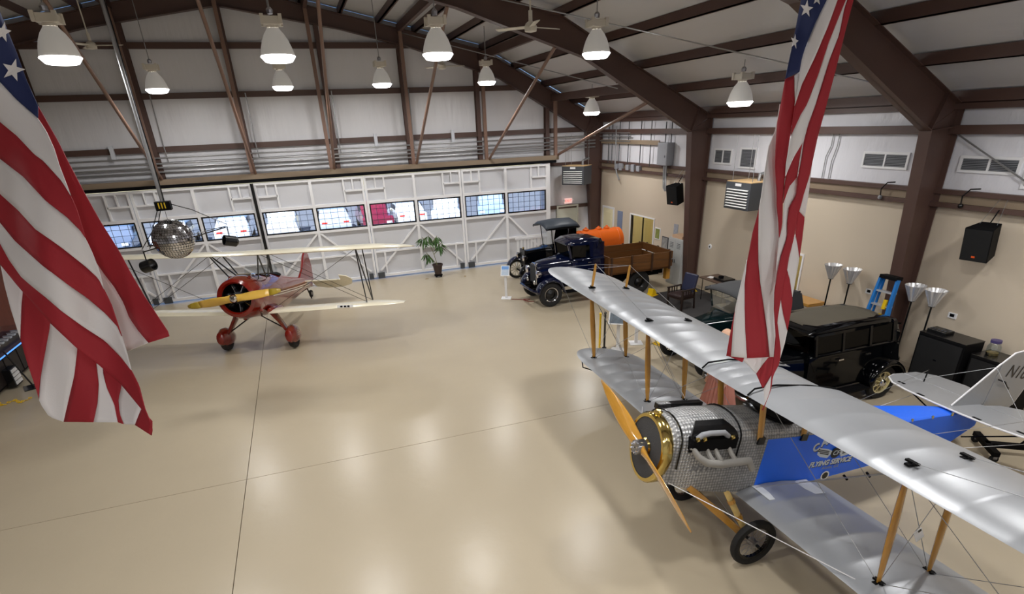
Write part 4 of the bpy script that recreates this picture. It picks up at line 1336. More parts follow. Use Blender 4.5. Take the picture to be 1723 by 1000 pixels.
def blue_truck():
    r = thing('vintage_truck', 'dark blue vintage pickup truck with wooden stake bed', 'truck', (0, 17.15, 0))
    # hood, cowl and cab
    loft_body('hood', [(6.76, .27, .22, .72, 1.3, .16), (6.95, .3, .27, .72, 1.36, .17), (7.5, .42, .40, .72, 1.42, .2), (7.85, .56, .52, .72, 1.46, .22)], NAVY, r)
    loft_body('cab_body', [(7.85, .66, .62, .62, 1.46, .18), (8.0, .7, .67, .62, 1.46, .1), (8.85, .72, .7, .62, 1.46, .1), (8.98, .7, .66, .64, 1.46, .1)], NAVY, r)
    loft_body('cab_roof', [(7.68, .5, .44, 1.86, 1.92, .05), (7.9, .58, .55, 1.84, 2.01, .12), (8.4, .62, .6, 1.84, 2.04, .16), (8.9, .6, .58, 1.82, 1.98, .14), (9.0, .55, .5, 1.8, 1.9, .08)], NAVY, r)
    for sg in (1, -1):
        MB().beam((7.82, sg * .6, 1.44), (7.74, sg * .52, 1.9), .06, .06, up=(0, 1, 0)).build('windshield_pillar', NAVY, r)
        MB().beam((8.52, sg * .66, 1.44), (8.52, sg * .6, 1.9), .05, .12, up=(1, 0, 0)).build('door_pillar', NAVY, r)
        MB().prism([(8.55, 1.45), (8.98, 1.45), (8.98, 1.9), (8.58, 1.9)], sg * .64, sg * .60).build('cab_corner', NAVY, r)
        MB().add([(7.84, sg * .645, 1.46), (8.5, sg * .665, 1.46), (8.5, sg * .61, 1.85), (7.86, sg * .58, 1.85)], [(0, 1, 2, 3)]).build('side_window', AUTOGL, r, solid=.006)
        MB().cbox((8.42, sg * .73, 1.3), (.12, .03, .025)).build('door_handle', CHROME, r)
        MB().beam((7.85, sg * .7, 1.38), (8.95, sg * .73, 1.38), .012, .02).build('body_moulding', NAVY, r)
        fender(7.03, .47, sg * .7, .32, NAVY, r, 5, 175, .42, 'front_fender')
        MB().box((7.5, sg * .62, .42), (8.75, sg * .88, .46)).build('running_board', BLACKM, r)
        headlamp((6.68, sg * .45, 1.04), .12, r, CHROME)
        MB().lathe([(.01, 0), (.06, .01), (.07, .04), (.06, .05)], (6.6, sg * .3, .74), (1, 0, 0), 12).build('fog_lamp', CHROME, r, smooth=True)
        for x, nm in ((7.03, 'front_wheel'), (10.3, 'rear_wheel')):
            w = empty(nm)
            w.parent = r
            c = (x, sg * .72, .41)
            tyre(c, (0, 1, 0), .41, .1, .2, w)
            if x < 8:
                MB().lathe([(.215, .075), (.235, .085), (.225, .06)], c, (0, sg, 0), 28, loop=True).build('trim_ring', CHROME, w, smooth=True)
            MB().lathe([(.22, .06), (.16, .03), (.1, .05), (.08, .07), (.001, .08)], c, (0, sg, 0), 24).build('wheel_disc', BLACK, w, smooth=True)
    MB().add([(7.82, -.56, 1.47), (7.74, -.5, 1.86), (7.74, .5, 1.86), (7.82, .56, 1.47)], [(0, 1, 2, 3)]).build('windshield', AUTOGL, r, solid=.008)
    MB().box((8.9, -.55, 1.44), (8.97, .55, 1.9)).build('cab_back', NAVY, r)
    MB().box((8.0, -.6, 1.0), (8.8, .6, 1.12)).build('bench_seat', mat('blue_seat', s(70, 140, 190), .6), r, bevel=.04)
    MB().box((8.62, -.58, 1.1), (8.8, .58, 1.65)).build('seat_back', MATS['blue_seat'], r, bevel=.05)
    # grille
    MB().prism([(-.26, .66), (-.22, 1.26), (-.12, 1.32), (.12, 1.32), (.22, 1.26), (.26, .66)], 6.72, 6.78, 'x').build('grille_shell', CHROME, r, bevel=.012)
    for k in range(11):
        y = -.2 + .04 * k
        MB().box((6.695, y - .006, .7), (6.72, y + .006, 1.26)).build('grille_bar', DKGREY, r)
    MB().path([(6.62, -.8, .54), (6.5, -.6, .53), (6.47, 0, .53), (6.5, .6, .53), (6.62, .8, .54)], .045, 8).build('bumper', NAVY, r, smooth=True)
    for sg in (1, -1):
        MB().beam((6.5, sg * .35, .53), (6.95, sg * .35, .55), .05, .05).build('bumper_iron', BLACKM, r)
    MB().tube((8.75, -.8, 1.95), (8.72, -.65, 1.7), .012, n=6).build('mirror_arm', BLACK, r)
    MB().lathe([(.001, .02), (.09, .015), (.09, 0), (.001, 0)], (8.72, -.83, 1.97), (1, 0, 0), 16).build('side_mirror', BLACK, r, smooth=True)
    for y in (-.35, .35):
        MB().box((7.2, y - .04, .5), (11.3, y + .04, .64)).build('chassis_rail', BLACKM, r)
    MB().tube((10.3, -.7, .41), (10.3, .7, .41), .06, n=8).build('rear_axle', BLACKM, r)
    MB().tube((7.03, -.7, .41), (7.03, .7, .41), .04, n=8).build('front_axle', BLACKM, r)
    # wooden bed with separate boards
    bed = empty('wooden_bed')
    bed.parent = r
    x0, x1 = 9.05, 11.4
    for k in range(8):
        y = -.92 + .23 * k
        MB().box((x0, y + .004, .82), (x1, y + .226, .87)).build('floor_board', WOODBED, bed)
    for sg in (1, -1):
        for a, b in ((.88, 1.13), (1.135, 1.38)):
            MB().box((x0, sg * .92, a), (x1, sg * .96, b)).build('side_board', WOODBED, bed, bevel=.006)
        for x in (x0 + .05, x0 + .8, x0 + 1.57, x1 - .08):
            MB().box((x - .03, sg * .96, .8), (x + .03, sg * 1.0, 1.4)).build('stake', mat('dark_stake', s(60, 38, 24), .5), bed)
    for a, b in ((.88, 1.13), (1.135, 1.42)):
        MB().box((x0 - .04, -.92, a), (x0, .92, b)).build('front_board', WOODBED, bed, bevel=.006)
        MB().box((x1, -.95, a), (x1 + .04, .95, b - .03)).build('tail_board', WOODBED, bed, bevel=.006)
    for y in (-.7, 0, .7):
        MB().box((x1 + .04, y - .04, .84), (x1 + .07, y + .04, 1.4)).build('tail_strap', BLACKM, bed)
    MB().box((x1 - .1, -.45, .55), (x1 + .02, .45, .8)).build('rear_sill', BLACKM, r)
    MB().box((x1 - .05, -.78, .4), (x1 + .1, -.6, .8)).build('step_block', WOOD, r)


blue_truck()


def tank_truck():
    r = thing('vintage_tank_truck', 'black open cab tank truck carrying an orange cylindrical tank', 'truck', (0, 19.8, 0))
    loft_body('hood', [(7.4, .24, .2, .72, 1.18, .08), (8.15, .34, .3, .72, 1.24, .1)], BLKLAC, r)
    MB().box((7.33, -.26, .66), (7.41, .26, 1.24)).build('radiator', BLACK, r, bevel=.02)
    MB().lathe([(.03, 0), (.04, .05), (.01, .08)], (7.38, 0, 1.24), n=10, caps=True).build('radiator_cap', BRASS, r)
    loft_body('cowl', [(8.15, .36, .34, .7, 1.25, .1), (8.35, .52, .5, .7, 1.28, .1)], BLKLAC, r)
    MB().box((8.35, -.55, .62), (9.25, -.5, 1.2)).box((8.35, .5, .62), (9.25, .55, 1.2)).build('door_panel', BLKLAC, r, bevel=.03)
    MB().box((9.2, -.58, .62), (9.28, .58, 2.05)).build('cab_back', BLKLAC, r)
    for sg in (1, -1):
        MB().prism([(8.85, 1.2), (9.28, 1.2), (9.28, 2.02), (9.0, 2.02)], sg * .58, sg * .55).build('cab_quarter', BLKLAC, r)
        MB().tube((8.38, sg * .5, 1.26), (8.3, sg * .52, 1.98), .018, n=8).build('windshield_post', BLACK, r)
        fender(7.4, .44, sg * .7, .26, NAVY if sg > 0 else BLKLAC, r, 20, 170, .38, 'front_fender')
        fender(10.6, .46, sg * .72, .28, BLKLAC, r, 10, 170, .38, 'rear_fender')
        MB().box((7.9, sg * .58, .42), (10.1, sg * .84, .45)).build('running_board', BLKLAC, r)
        headlamp((7.25, sg * .34, .98), .1, r, BLACK)
        for x, nm in ((7.35, 'front_wheel'), (10.6, 'rear_wheel')):
            w = empty(nm)
            w.parent = r
            spoked_wheel((x, sg * .71, .37), (0, sg, 0), .37, w, mat('pale_spoke', s(196, 190, 170), .4), 12, .016, False, MATS['pale_spoke'], .045, .09)
    MB().add([(8.36, -.5, 1.28), (8.31, -.5, 1.92), (8.31, .5, 1.92), (8.36, .5, 1.28)], [(0, 1, 2, 3)]).build('windshield', CLEARGL, r, solid=.006)
    roof = [[V((x, y, 1.98 + .2 * (1 - (y / .66) ** 2) * k + dz)) for y in (-.66, -.5, -.3, 0, .3, .5, .66)] for x, k, dz in ((8.05, .75, -.06), (8.12, .9, 0), (8.7, 1, .03), (9.25, .95, .02), (9.38, .8, -.03))]
    MB().grid(roof).build('cab_roof', mat('top_vinyl', s(48, 56, 66), .5), r, smooth=2, solid=.05)
    for sg in (1, -1):
        MB().box((8.05, sg * .65 - .01, 1.93), (9.36, sg * .65 + .01, 2.0)).build('roof_valance', BLACKM, r)
    MB().box((8.7, -.5, .85), (9.18, .5, .98)).build('seat', BLACKM, r, bevel=.04)
    MB().lathe([(.19, -.012), (.205, 0), (.19, .012)], (8.62, -.28, 1.28), (-.7, 0, .7), 24, loop=True).build('steering_wheel', BLACK, r, smooth=True)
    MB().tube((8.3, -.28, .95), (8.62, -.28, 1.28), .018, n=8).build('steering_column', BLACK, r)
    # tank
    t = empty('fuel_tank')
    t.parent = r
    MB().lathe([(.001, -.08), (.25, -.06), (.4, -.01), (.46, .03), (.46, 1.92), (.4, 1.96), (.25, 2.01), (.001, 2.03)], (9.45, 0, 1.22), (1, 0, 0), 32).build('tank_shell', ORANGE, t, smooth=True)
    for x in (9.95, 10.5, 10.85):
        MB().lathe([(.12, -.05), (.12, .05), (.09, .07), (.05, .08), (.04, .12), (.001, .13)], (x, 0, 1.67), n=16).build('filler_dome', ORANGE, t, smooth=True)
    for x in (9.7, 10.4, 11.2):
        MB().lathe([(.462, -.02), (.475, 0), (.462, .02)], (x, 0, 1.22), (1, 0, 0), 32, loop=True).build('tank_band', ORANGE, t, smooth=True)
    for x in (9.9, 10.9):
        MB().box((x - .06, -.4, .62), (x + .06, .4, .84)).build('tank_cradle', BLACKM, t)
    for y in (-.3, .3):
        MB().box((7.4, y - .035, .5), (11.5, y + .035, .62)).build('chassis_rail', BLACKM, r)
    MB().tube((7.35, -.7, .37), (7.35, .7, .37), .03, n=8).build('front_axle', BLACKM, r)
    MB().tube((10.6, -.7, .37), (10.6, .7, .37), .05, n=8).build('rear_axle', BLACKM, r)


tank_truck()
# items beside the tank truck
t = thing('slatted_bench', 'white slatted bench behind the open cab tank truck', 'bench', (8.5, 21.9, 0))
for k in range(9):
    MB().box((-.6 + .15 * k, -.02, .45), (-.52 + .15 * k, .02, 1.18)).build('slat', WHITE, t)
MB().box((-.66, -.03, 1.18), (.76, .03, 1.26)).build('top_rail', WHITE, t)
MB().box((-.66, -.5, .4), (.76, .03, .45)).build('seat', WHITE, t)
for x in (-.62, .7):
    for y in (-.45, 0):
        MB().box((x - .03, y - .03, 0), (x + .03, y + .03, .4)).build('leg', WHITE, t)
t = thing('covered_heap', 'blue and white tarpaulin bundle behind the orange tank', 'bundle', (12.02, 19.3, 0))
MB().sphere((0, 0, .55), .55, 14, (.75, 1.1, 1.0)).build('blue_cover', mat('blue_tarp', s(40, 70, 120), .7, bump=.6, bscale=6), t, smooth=True)
MB().sphere((.1, -.45, .85), .26, 12).build('white_bag', WHITE, t, smooth=True)
MB().box((-.35, -.5, 0), (.35, .5, .25)).build('crate', WOODBED, t)


def sedan():
    r = thing('vintage_sedan', 'black vintage sedan with grey roof and cream wheels by the wall', 'car', (0, 8.15, 0))
    loft_body('hood', [(7.5, .26, .2, .62, 1.08, .14), (7.72, .32, .28, .62, 1.13, .15), (8.2, .46, .42, .62, 1.18, .18), (8.6, .6, .56, .62, 1.22, .2)], BLKLAC, r)
    loft_body('body', [(8.6, .68, .66, .48, 1.24, .1), (8.8, .74, .72, .46, 1.25, .06), (10.6, .74, .72, .46, 1.25, .08), (10.98, .7, .64, .5, 1.2, .15), (11.18, .6, .5, .55, 1.0, .2)], BLKLAC, r)
    loft_body('upper_body', [(8.56, .6, .56, 1.6, 1.64, .03), (8.75, .64, .6, 1.58, 1.71, .1), (9.6, .66, .62, 1.58, 1.74, .13), (10.5, .64, .6, 1.58, 1.7, .13), (10.95, .58, .5, 1.5, 1.58, .08)], BLKLAC, r)
    rf = [[V((x, y, z - .09 * (abs(y) / w) ** 2.4)) for y in (-w, -w * .7, -w * .35, 0, w * .35, w * .7, w)] for x, w, z in ((8.72, .5, 1.7), (8.9, .55, 1.745), (9.6, .57, 1.775), (10.3, .55, 1.75), (10.6, .5, 1.70))]
    MB().grid(rf).build('roof_fabric', ROOFGR, r, smooth=2, solid=.03)
    loft_body('rear_panel', [(10.75, .66, .6, 1.2, 1.62, .1), (10.95, .62, .54, 1.15, 1.56, .12), (11.1, .5, .36, 1.1, 1.3, .1)], BLKLAC, r)
    MB().add([(8.62, -.6, 1.26), (8.5, -.0, 1.26), (8.52, 0, 1.62), (8.6, -.54, 1.62)], [(0, 1, 2, 3)]).add([(8.62, .6, 1.26), (8.5, 0, 1.26), (8.52, 0, 1.62), (8.6, .54, 1.62)], [(0, 1, 2, 3)]).build('windshield', AUTOGL, r, solid=.006)
    MB().box((8.75, -.55, .75), (10.6, .55, 1.1)).build('seats', BLACKM, r, bevel=.05)
    for sg in (1, -1):
        for x, ww in ((8.68, .05), (9.35, .05), (10.05, .06), (10.68, .1)):
            MB().beam((x, sg * .71, 1.22), (x, sg * .63, 1.62), .04, ww, up=(1, 0, 0)).build('window_pillar', BLKLAC, r)
        for a, b in ((8.72, 9.32), (9.38, 10.02), (10.08, 10.62)):
            MB().add([(a, sg * .7, 1.26), (b, sg * .7, 1.26), (b, sg * .635, 1.6), (a, sg * .635, 1.6)], [(0, 1, 2, 3)]).build('side_window', AUTOGL, r, solid=.006)
        MB().beam((8.7, sg * .745, 1.2), (10.8, sg * .74, 1.2), .015, .025).build('belt_moulding', BLKLAC, r)
        for x in (9.28, 9.98):
            MB().cbox((x, sg * .77, 1.08), (.12, .03, .025)).build('door_handle', CHROME, r)
        fender(7.88, .47, sg * .74, .34, BLKLAC, r, 0, 178, .38, 'front_fender')
        fender(10.55, .46, sg * .78, .3, BLKLAC, r, 0, 178, .38, 'rear_fender')
        MB().box((8.2, sg * .7, .36), (10.1, sg * .92, .4)).build('running_board', BLACKM, r)
        headlamp((7.55, sg * .52, .92), .12, r, CHROME)
        for x, nm in ((7.88, 'front_wheel'), (10.55, 'rear_wheel')):
            w = empty(nm)
            w.parent = r
            spoked_wheel((x, sg * .76, .36), (0, sg, 0), .36, w, CREAMW, 16, .012, True, CREAMW, .06, .13)
            MB().lathe([(.001, .1), (.06, .09), (.08, .06)], (x, sg * .76, .36), (0, sg, 0), 16).build('hub_cap', CHROME, w, smooth=True)
    MB().prism([(-.2, .5), (-.16, 1.05), (0, 1.1), (.16, 1.05), (.2, .5)], 7.43, 7.51, 'x').build('grille', CHROME, r, bevel=.01)
    MB().path([(7.42, -.8, .48), (7.34, -.4, .46), (7.34, .4, .46), (7.42, .8, .48)], .035, 8).build('bumper', CHROME, r, smooth=True)
    MB().path([(11.24, -.7, .48), (11.29, 0, .47), (11.24, .7, .48)], .035, 8).build('rear_bumper', CHROME, r, smooth=True)
    MB().box((7.6, -.5, .34), (11.1, .5, .5)).build('chassis', BLACKM, r)


sedan()


def green_car():
    r = thing('vintage_coupe', 'dark green vintage car with grey soft top', 'car', (0, 10.45, 0))
    loft_body('hood', [(8.05, .26, .22, .66, 1.12, .09), (8.4, .32, .28, .66, 1.15, .1), (9.0, .46, .42, .66, 1.2, .13)], GREENP, r)
    loft_body('body', [(9.0, .56, .54, .5, 1.22, .08), (9.2, .66, .64, .48, 1.22, .06), (10.4, .68, .66, .48, 1.22, .08), (11.1, .62, .55, .5, 1.15, .18), (11.5, .5, .4, .55, .95, .2)], GREENP, r)
    top = [[V((x, y, z - .07 * (abs(y) / .64) ** 3)) for y in (-.66, -.5, -.25, 0, .25, .5, .66)] for x, z in ((8.85, 1.72), (9.0, 1.77), (9.6, 1.8), (10.3, 1.77), (10.55, 1.68), (10.7, 1.3))]
    MB().grid(top).build('soft_top', SOFTTOP, r, smooth=2, solid=.04)
    for sg in (1, -1):
        MB().add([(9.85, sg * .665, 1.22), (10.68, sg * .66, 1.22), (10.55, sg * .655, 1.64), (9.95, sg * .655, 1.7)], [(0, 1, 2, 3)]).build('top_side', SOFTTOP, r, solid=.02)
        MB().box((8.86, sg * .66 - .015, 1.62), (10.5, sg * .66 + .015, 1.7)).build('top_valance', SOFTTOP, r)
        MB().tube((9.05, sg * .56, 1.22), (8.95, sg * .58, 1.72), .02, n=8).build('windshield_post', GREENP, r)
        fender(8.15, .47, sg * .71, .3, BLKLAC, r, 5, 170, .37, 'front_fender')
        fender(10.75, .46, sg * .71, .28, BLKLAC, r, 5, 175, .37, 'rear_fender')
        MB().box((8.6, sg * .62, .36), (10.3, sg * .86, .4)).build('running_board', BLACKM, r)
        headlamp((7.95, sg * .36, .92), .11, r, CHROME)
        for x, nm in ((8.1, 'front_wheel'), (10.75, 'rear_wheel')):
            w = empty(nm)
            w.parent = r
            spoked_wheel((x, sg * .71, .36), (0, sg, 0), .36, w, BLACK, 16, .012, True, BLACK, .055, .12)
    MB().add([(9.05, -.54, 1.24), (8.97, -.56, 1.66), (8.97, .56, 1.66), (9.05, .54, 1.24)], [(0, 1, 2, 3)]).build('windshield', CLEARGL, r, solid=.006)
    MB().prism([(-.22, .55), (-.2, 1.08), (-.1, 1.14), (.1, 1.14), (.2, 1.08), (.22, .55)], 7.99, 8.06, 'x').build('radiator_shell', CHROME, r, bevel=.01)
    MB().path([(7.85, -.75, .5), (7.75, -.4, .48), (7.75, .4, .48), (7.85, .75, .5)], .03, 8).build('bumper', CHROME, r, smooth=True)
    MB().box((9.3, -.5, .75), (10.3, .5, 1.1)).build('seat', BLACKM, r, bevel=.05)
    MB().box((8.1, -.4, .34), (11.2, .4, .5)).build('chassis', BLACKM, r)


green_car()


# ------------------------------------------------------------------ mirror ball
def disco():
    r = thing('mirror_ball', 'mirrored disco ball hanging on a long pole with spotlights', 'mirror ball', (-2.47, 12.5, 3.0))
    R = .36
    tiles = mat('mirror_tile', s(200, 200, 205), .12, 1, var=.35, vscale=9)
    ball = MB().sphere((0, 0, .72), R - .008, 24).build('ball', mat('ball_core', s(90, 88, 84), .4), r, smooth=True)
    mb = MB()
    for i in range(1, 24):
        ph = pi * i / 24
        n = max(6, int(48 * math.sin(ph)))
        for k in range(n):
            a = 2 * pi * k / n + i * .1
            d = V((math.sin(ph) * math.cos(a), math.sin(ph) * math.sin(a), math.cos(ph)))
            rot = (V((0, 0, 1)).rotation_difference(d)).to_matrix().to_4x4()
            T = Matrix.Translation(V((0, 0, .72)) + d * R) @ rot
            mb.cbox((0, 0, 0), (.04, .04, .006), T)
    o = mb.build('mirror_tiles', tiles, ball)
    o['kind'] = 'stuff'
    MB().tube((0, 0, 1.08), (0, 0, 1.28), .006, n=6).build('suspension_wire', STEEL, r)
    mo = MB().cbox((0, 0, 1.33), (.26, .16, .16)).build('motor_box', BLACKM, r, bevel=.01)
    for k in range(3):
        MB().cbox((-.06 + .05 * k, -.085, 1.34), (.02, .01, .1)).build('motor_label', YELLOW, mo)
    zt = interp(TOP, -2.47) - 3.0
    MB().tube((.0, 0, 1.4), (0, 0, zt), .032, n=10).build('pole', GALV, r, smooth=True)
    MB().path([(.04, -.03, 1.4), (.05, -.04, 2.2), (.04, -.035, 3.1), (.05, -.03, 4.0), (.04, -.02, zt)], .012, 6).build('power_cable', BLACK, r)
    # light bars
    MB().tube((-.55, -.1, .55), (.95, .05, .85), .012, n=6).build('light_bar', BLACK, r)
    MB().path([(.1, 0, 1.36), (.45, .02, 1.22), (.98, .05, .9)], .008, 6).build('spot_cable', BLACK, r)
    MB().path([(-.1, 0, 1.3), (-.3, -.05, .9), (-.55, -.1, .6)], .008, 6).build('spot_cable', BLACK, r)
    MB().path([(-.06, 0, 1.28), (-.2, -.05, .95), (-.42, -.1, .6)], .008, 6).build('spot_cable', BLACK, r)
    MB().tube((-.5, .1, .62), (.95, .05, .87), .008, n=6).build('light_bar', BLACK, r)
    for x, z, R_ in ((-.55, .28, .11), (.98, .6, .1)):
        MB().tube((x, -.05, z + .1), (x, -.05, z + .28), .012, n=6).build('spot_bracket', BLACK, r)
        sp = MB().lathe([(.06, -.14), (R_, -.1), (R_, .12), (R_ * .85, .12), (R_ * .8, .02)], (x, -.05, z), (.8 if x < 0 else -.8, -.4, .25), 18, caps=False).build('spotlight', BLACK, r, smooth=True)
        MB().lathe([(.001, .04), (R_ * .82, .04)], (x, -.05, z), (.8 if x < 0 else -.8, -.4, .25), 16).build('lens', CHROME, sp)


disco()


# ------------------------------------------------------------------ wall fittings
def unit_heater(loc, rz, label):
    r = thing('unit_heater', label, 'heater', loc, rz, 'hanging unit heaters')
    MB().box((0, -.5, 0), (.75, .5, .72)).build('casing', DKGREY, r, bevel=.01)
    MB().box((-.02, -.5, 0), (0, .5, .72)).build('front_frame', DKGREY, r)
    for k in range(7):
        z = .08 + .074 * k
        R = Matrix.Translation((-.035, 0, z)) @ Matrix.Rotation(-.45, 4, 'Y')
        MB().cbox((0, 0, 0), (.045, .86, .01), R).build('louver', mat('louver_white', s(232, 232, 228), .4), r)
    MB().box((-.025, -.12, .62), (-.02, .12, .69)).build('name_plate', WHITE, r)
    MB().box((0, -.5, .72), (.75, .5, .74)).build('top_board', mat('plywood', s(206, 172, 124), .7, var=.1), r)
    for x, y in ((.1, -.4), (.1, .4), (.65, -.4), (.65, .4)):
        MB().tube((x, y, .74), (x, y, 1.9), .008, n=5).build('hanger_rod', GALV, r)
    MB().path([(.5, -.2, .74), (.5, -.2, .9), (.8, -.2, .95), (1.1, -.2, .95)], .05, 10).build('flue_pipe', GALV, r, smooth=True)
    return r


unit_heater((10.72, 22.6, 3.05), math.radians(38), 'grey louvered heater hanging in the far corner beside the end wall')
unit_heater((11.5, 13.5, 3.02), 0, 'grey louvered heater on the side wall left of the folded flag')


def wall_speaker(loc, rz, label):
    r = thing('wall_speaker', label, 'speaker', loc, rz, 'black wall speakers')
    R = Matrix.Rotation(-.2, 4, 'Y')
    MB(R).prism([(-.2, -.24), (-.2, .24), (.2, .17), (.2, -.17)], -.32, .32, 'z').build('cabinet', BLACKM, r, bevel=.01)
    MB(R).box((-.215, -.225, -.3), (-.2, .225, .3)).build('grille', mat('speaker_cloth', s(16, 16, 17), .9), r)
    MB(R).box((-.22, -.03, -.24), (-.214, .03, -.205)).build('badge', mat('badge_orange', s(235, 90, 30), .5), r)
    MB(R).tube((.1, 0, .29), (.36, 0, .5), .012, n=6).build('mount_arm', BLACK, r)
    for y in (-.15, .15):
        MB().tube((.0, y, .3), (.3, y * .4, .75), .004, n=4).build('safety_cable', GALV, r)


wall_speaker((12.15, 17.35, 3.05), math.radians(14), 'black wall speaker under the grey electrical box')
wall_speaker((12.15, 7.3, 3.05), math.radians(8), 'black wall speaker right of the second brown column')


def vent(y0, y1, z0, z1, label, dark=True):
    r = thing('wall_vent', label, 'vent', (XW, (y0 + y1) / 2, z0), 0, 'wall vents')
    h, w = z1 - z0, (y1 - y0) / 2
    t = .05
    mb = MB()
    mb.box((-.04, -w, 0), (0, w, t)).box((-.04, -w, h - t), (0, w, h)).box((-.04, -w, t), (0, -w + t, h - t)).box((-.04, w - t, t), (0, w, h - t))
    mb.build('frame', WHITE, r)
    MB().box((-.012, -w + t, t), (-.006, w - t, h - t)).build('screen_backing', DKGREY, r)
    n = int((h - 2 * t) / .03)
    for k in range(n):
        z = t + (k + .5) * (h - 2 * t) / n
        MB().box((-.03, -w + t, z - .005), (-.015, w - t, z + .004)).build('slat', GREYBOX, r)
    if w > .4:
        MB().box((-.035, -.02, t), (-.012, .02, h - t)).build('mullion', WHITE, r)


vent(14.15, 14.85, 3.98, 4.55, 'dark square vent between the first column and the folded flag')
vent(9.5, 10.65, 4.2, 4.55, 'wide wall vent left of the second brown column')
vent(7.3, 8.42, 4.22, 4.53, 'wide wall vent right of the second brown column')
vent(6.5, 7.2, 4.0, 4.5, 'dark vent at the right edge of the photo')
vent(15.2, 16.05, 4.05, 4.5, 'pale vent beside the first brown column')


def electrics():
    r = thing('electrical_box', 'grey electrical box high on the side wall with conduits', 'electrical box', (XW - .3, 18.85, 3.9))
    MB().box((0, -.62, 0), (.28, .0, .74)).build('cabinet', GREYBOX, r, bevel=.008)
    MB().box((-.012, -.6, .02), (0, -.02, .72)).build('door', GREYBOX, r, bevel=.004)
    MB().cbox((-.02, -.5, .3), (.02, .03, .08)).build('latch', STEEL, r)
    for dy in (-.35, -.47):
        MB().path([(.1, dy, 0), (.1, dy, -.3), (.1, dy - .05, -.75), (.12, dy - .15, -.85)], .035, 8).build('conduit', GALV, r, smooth=True)
    for dy in (-.15, -.5):
        MB().tube((.2, dy, .74), (.2, dy, 1.4), .02, n=6).build('riser', DKGREY, r)
    g = thing('conduit_rack', 'grey conduit rack and boxes in the far upper corner', 'conduit', (XW - .12, 21.2, 3.7))
    for k, y in enumerate((-1.6, -.9, .0, .7, 1.3, 1.6)):
        MB().tube((0, y, .1), (0, y, 1.65), .018, n=6).build('riser', DKGREY, g)
    MB().box((-.03, -2.2, .85), (.0, 2.2, 1.0)).build('strut_channel', TANB, g)
    for z in (1.12, 1.25, .95):
        MB().tube((-.05, -.2, z), (-.05, 2.3, z), .022, n=6).build('conduit_run', GALV, g)
    for k, y in enumerate((-.9, -.5, -.1, .45, .8)):
        MB().cbox((-.02, y, .0), (.12, .22, .26 if k % 2 else .2)).build('junction_box', GREYBOX, g, bevel=.01)
    MB().path([(-.05, .9, 1.5), (-.05, .9, .1), (-.05, .75, -.25), (-.05, .5, -.5)], .03, 8).build('loop_conduit', GALV, g, smooth=True)
    p = thing('electric_panel', 'slim blue grey electric panel right of the cream door', 'panel', (XW - .03, 21.78, 1.05))
    MB().box((0, -.2, 0), (.03, .2, .9)).build('panel_box', mat('blue_grey', s(128, 140, 168), .5), p, bevel=.005)
    MB().box((-.01, -.17, .05), (0, .17, .85)).build('panel_door', MATS['blue_grey'], p)
    for (y, z, lab, dark) in ((15.75, 1.49, 'round white thermostat on the beige wall above the folding table', 0), (9.67, 1.45, 'white thermostat left of the blue ladder', 1), (7.65, 1.42, 'white thermostat above the black cases', 1)):
        th = thing('thermostat', lab, 'thermostat', (XW, y, z), 0, 'wall thermostats')
        if dark:
            MB().box((-.03, -.09, -.06), (0, .09, .06)).build('case', WHITE, th, bevel=.008)
            MB().box((-.034, -.045, -.025), (-.03, .045, .04)).build('display', BLACK, th)
        else:
            MB().lathe([(.085, 0), (.08, .025), (.03, .03), (.001, .03)], (0, 0, 0), (-1, 0, 0), 20).build('case', WHITE, th, smooth=True)
            MB().lathe([(.03, .031), (.001, .033)], (0, 0, 0), (-1, 0, 0), 14).build('display', BLACK, th)
    for (y, z, w, h, lab, c) in ((18.88, 1.45, .34, .42, 'small framed picture with green and yellow tones', s(130, 140, 70)), (18.35, 1.18, .4, .46, 'dark framed black and white airplane picture', s(150, 150, 148))):
        f = thing('framed_picture', lab, 'picture', (XW, y, z))
        MB().box((-.025, -w / 2, -h / 2), (0, w / 2, h / 2)).build('frame', DKGREY if h > .43 else WHITE, f)
        MB().box((-.028, -w / 2 + .03, -h / 2 + .03), (-.024, w / 2 - .03, h / 2 - .03)).build('print', mat('print_%d' % (y * 10), c, .4, var=.6, vscale=9), f)
    n = thing('paper_notice', 'grey paper notice above the locker', 'notice', (XW - .01, 17.75, 1.75))
    MB().box((0, -.13, -.2), (.008, .13, .2)).build('sheet', mat('grey_print', s(170, 172, 180), .6, var=.3, vscale=12), n)
    # conduit drops and cable on upper wall
    for y, lab in ((11.6, 'twin grey conduits right of the folded flag'),):
        c = thing('wall_conduit', lab, 'conduit', (XW - .04, y, 3.9))
        MB().path([(0, 0, 1.05), (0, .0, .75), (0, .1, .5), (0, .1, 0)], .014, 6).build('conduit_pipe', GALV, c)
        MB().path([(0, -.18, 1.05), (0, -.18, .75), (0, -.1, .4), (0, -.1, 0)], .014, 6).build('conduit_pipe', GALV, c)
    for y, lab in ((9.75, 'black hooked cable and grey box on the ledge left of the second column'), (7.95, 'black hooked cable on the ledge right of the second column')):
        c = thing('cable_hook', lab, 'cable', (XW - .18, y, 3.6))
        MB().path([(0, .1, 0), (0, .12, .2), (0, 0, .34), (0, -.18, .36)], .014, 6).build('cable', BLACK, c, smooth=True)
        MB().sphere((0, .1, .02), .05, 10).build('cable_base', BLACK if y < 9 else GREYBOX, c, smooth=True)
    # diagonal brace rods
    rod = thing('brace_rod', 'thin steel brace rod crossing the upper side wall at right', 'rod', (XW - .1, 8.72, 5.0))
    MB().tube((0, 0, 0), (0, -4.5, -2.4), .016, n=6).build('rod', GALV, rod)
    MB().cbox((0, 0, 0), (.1, .1, .1)).build('clevis', GALV, rod)
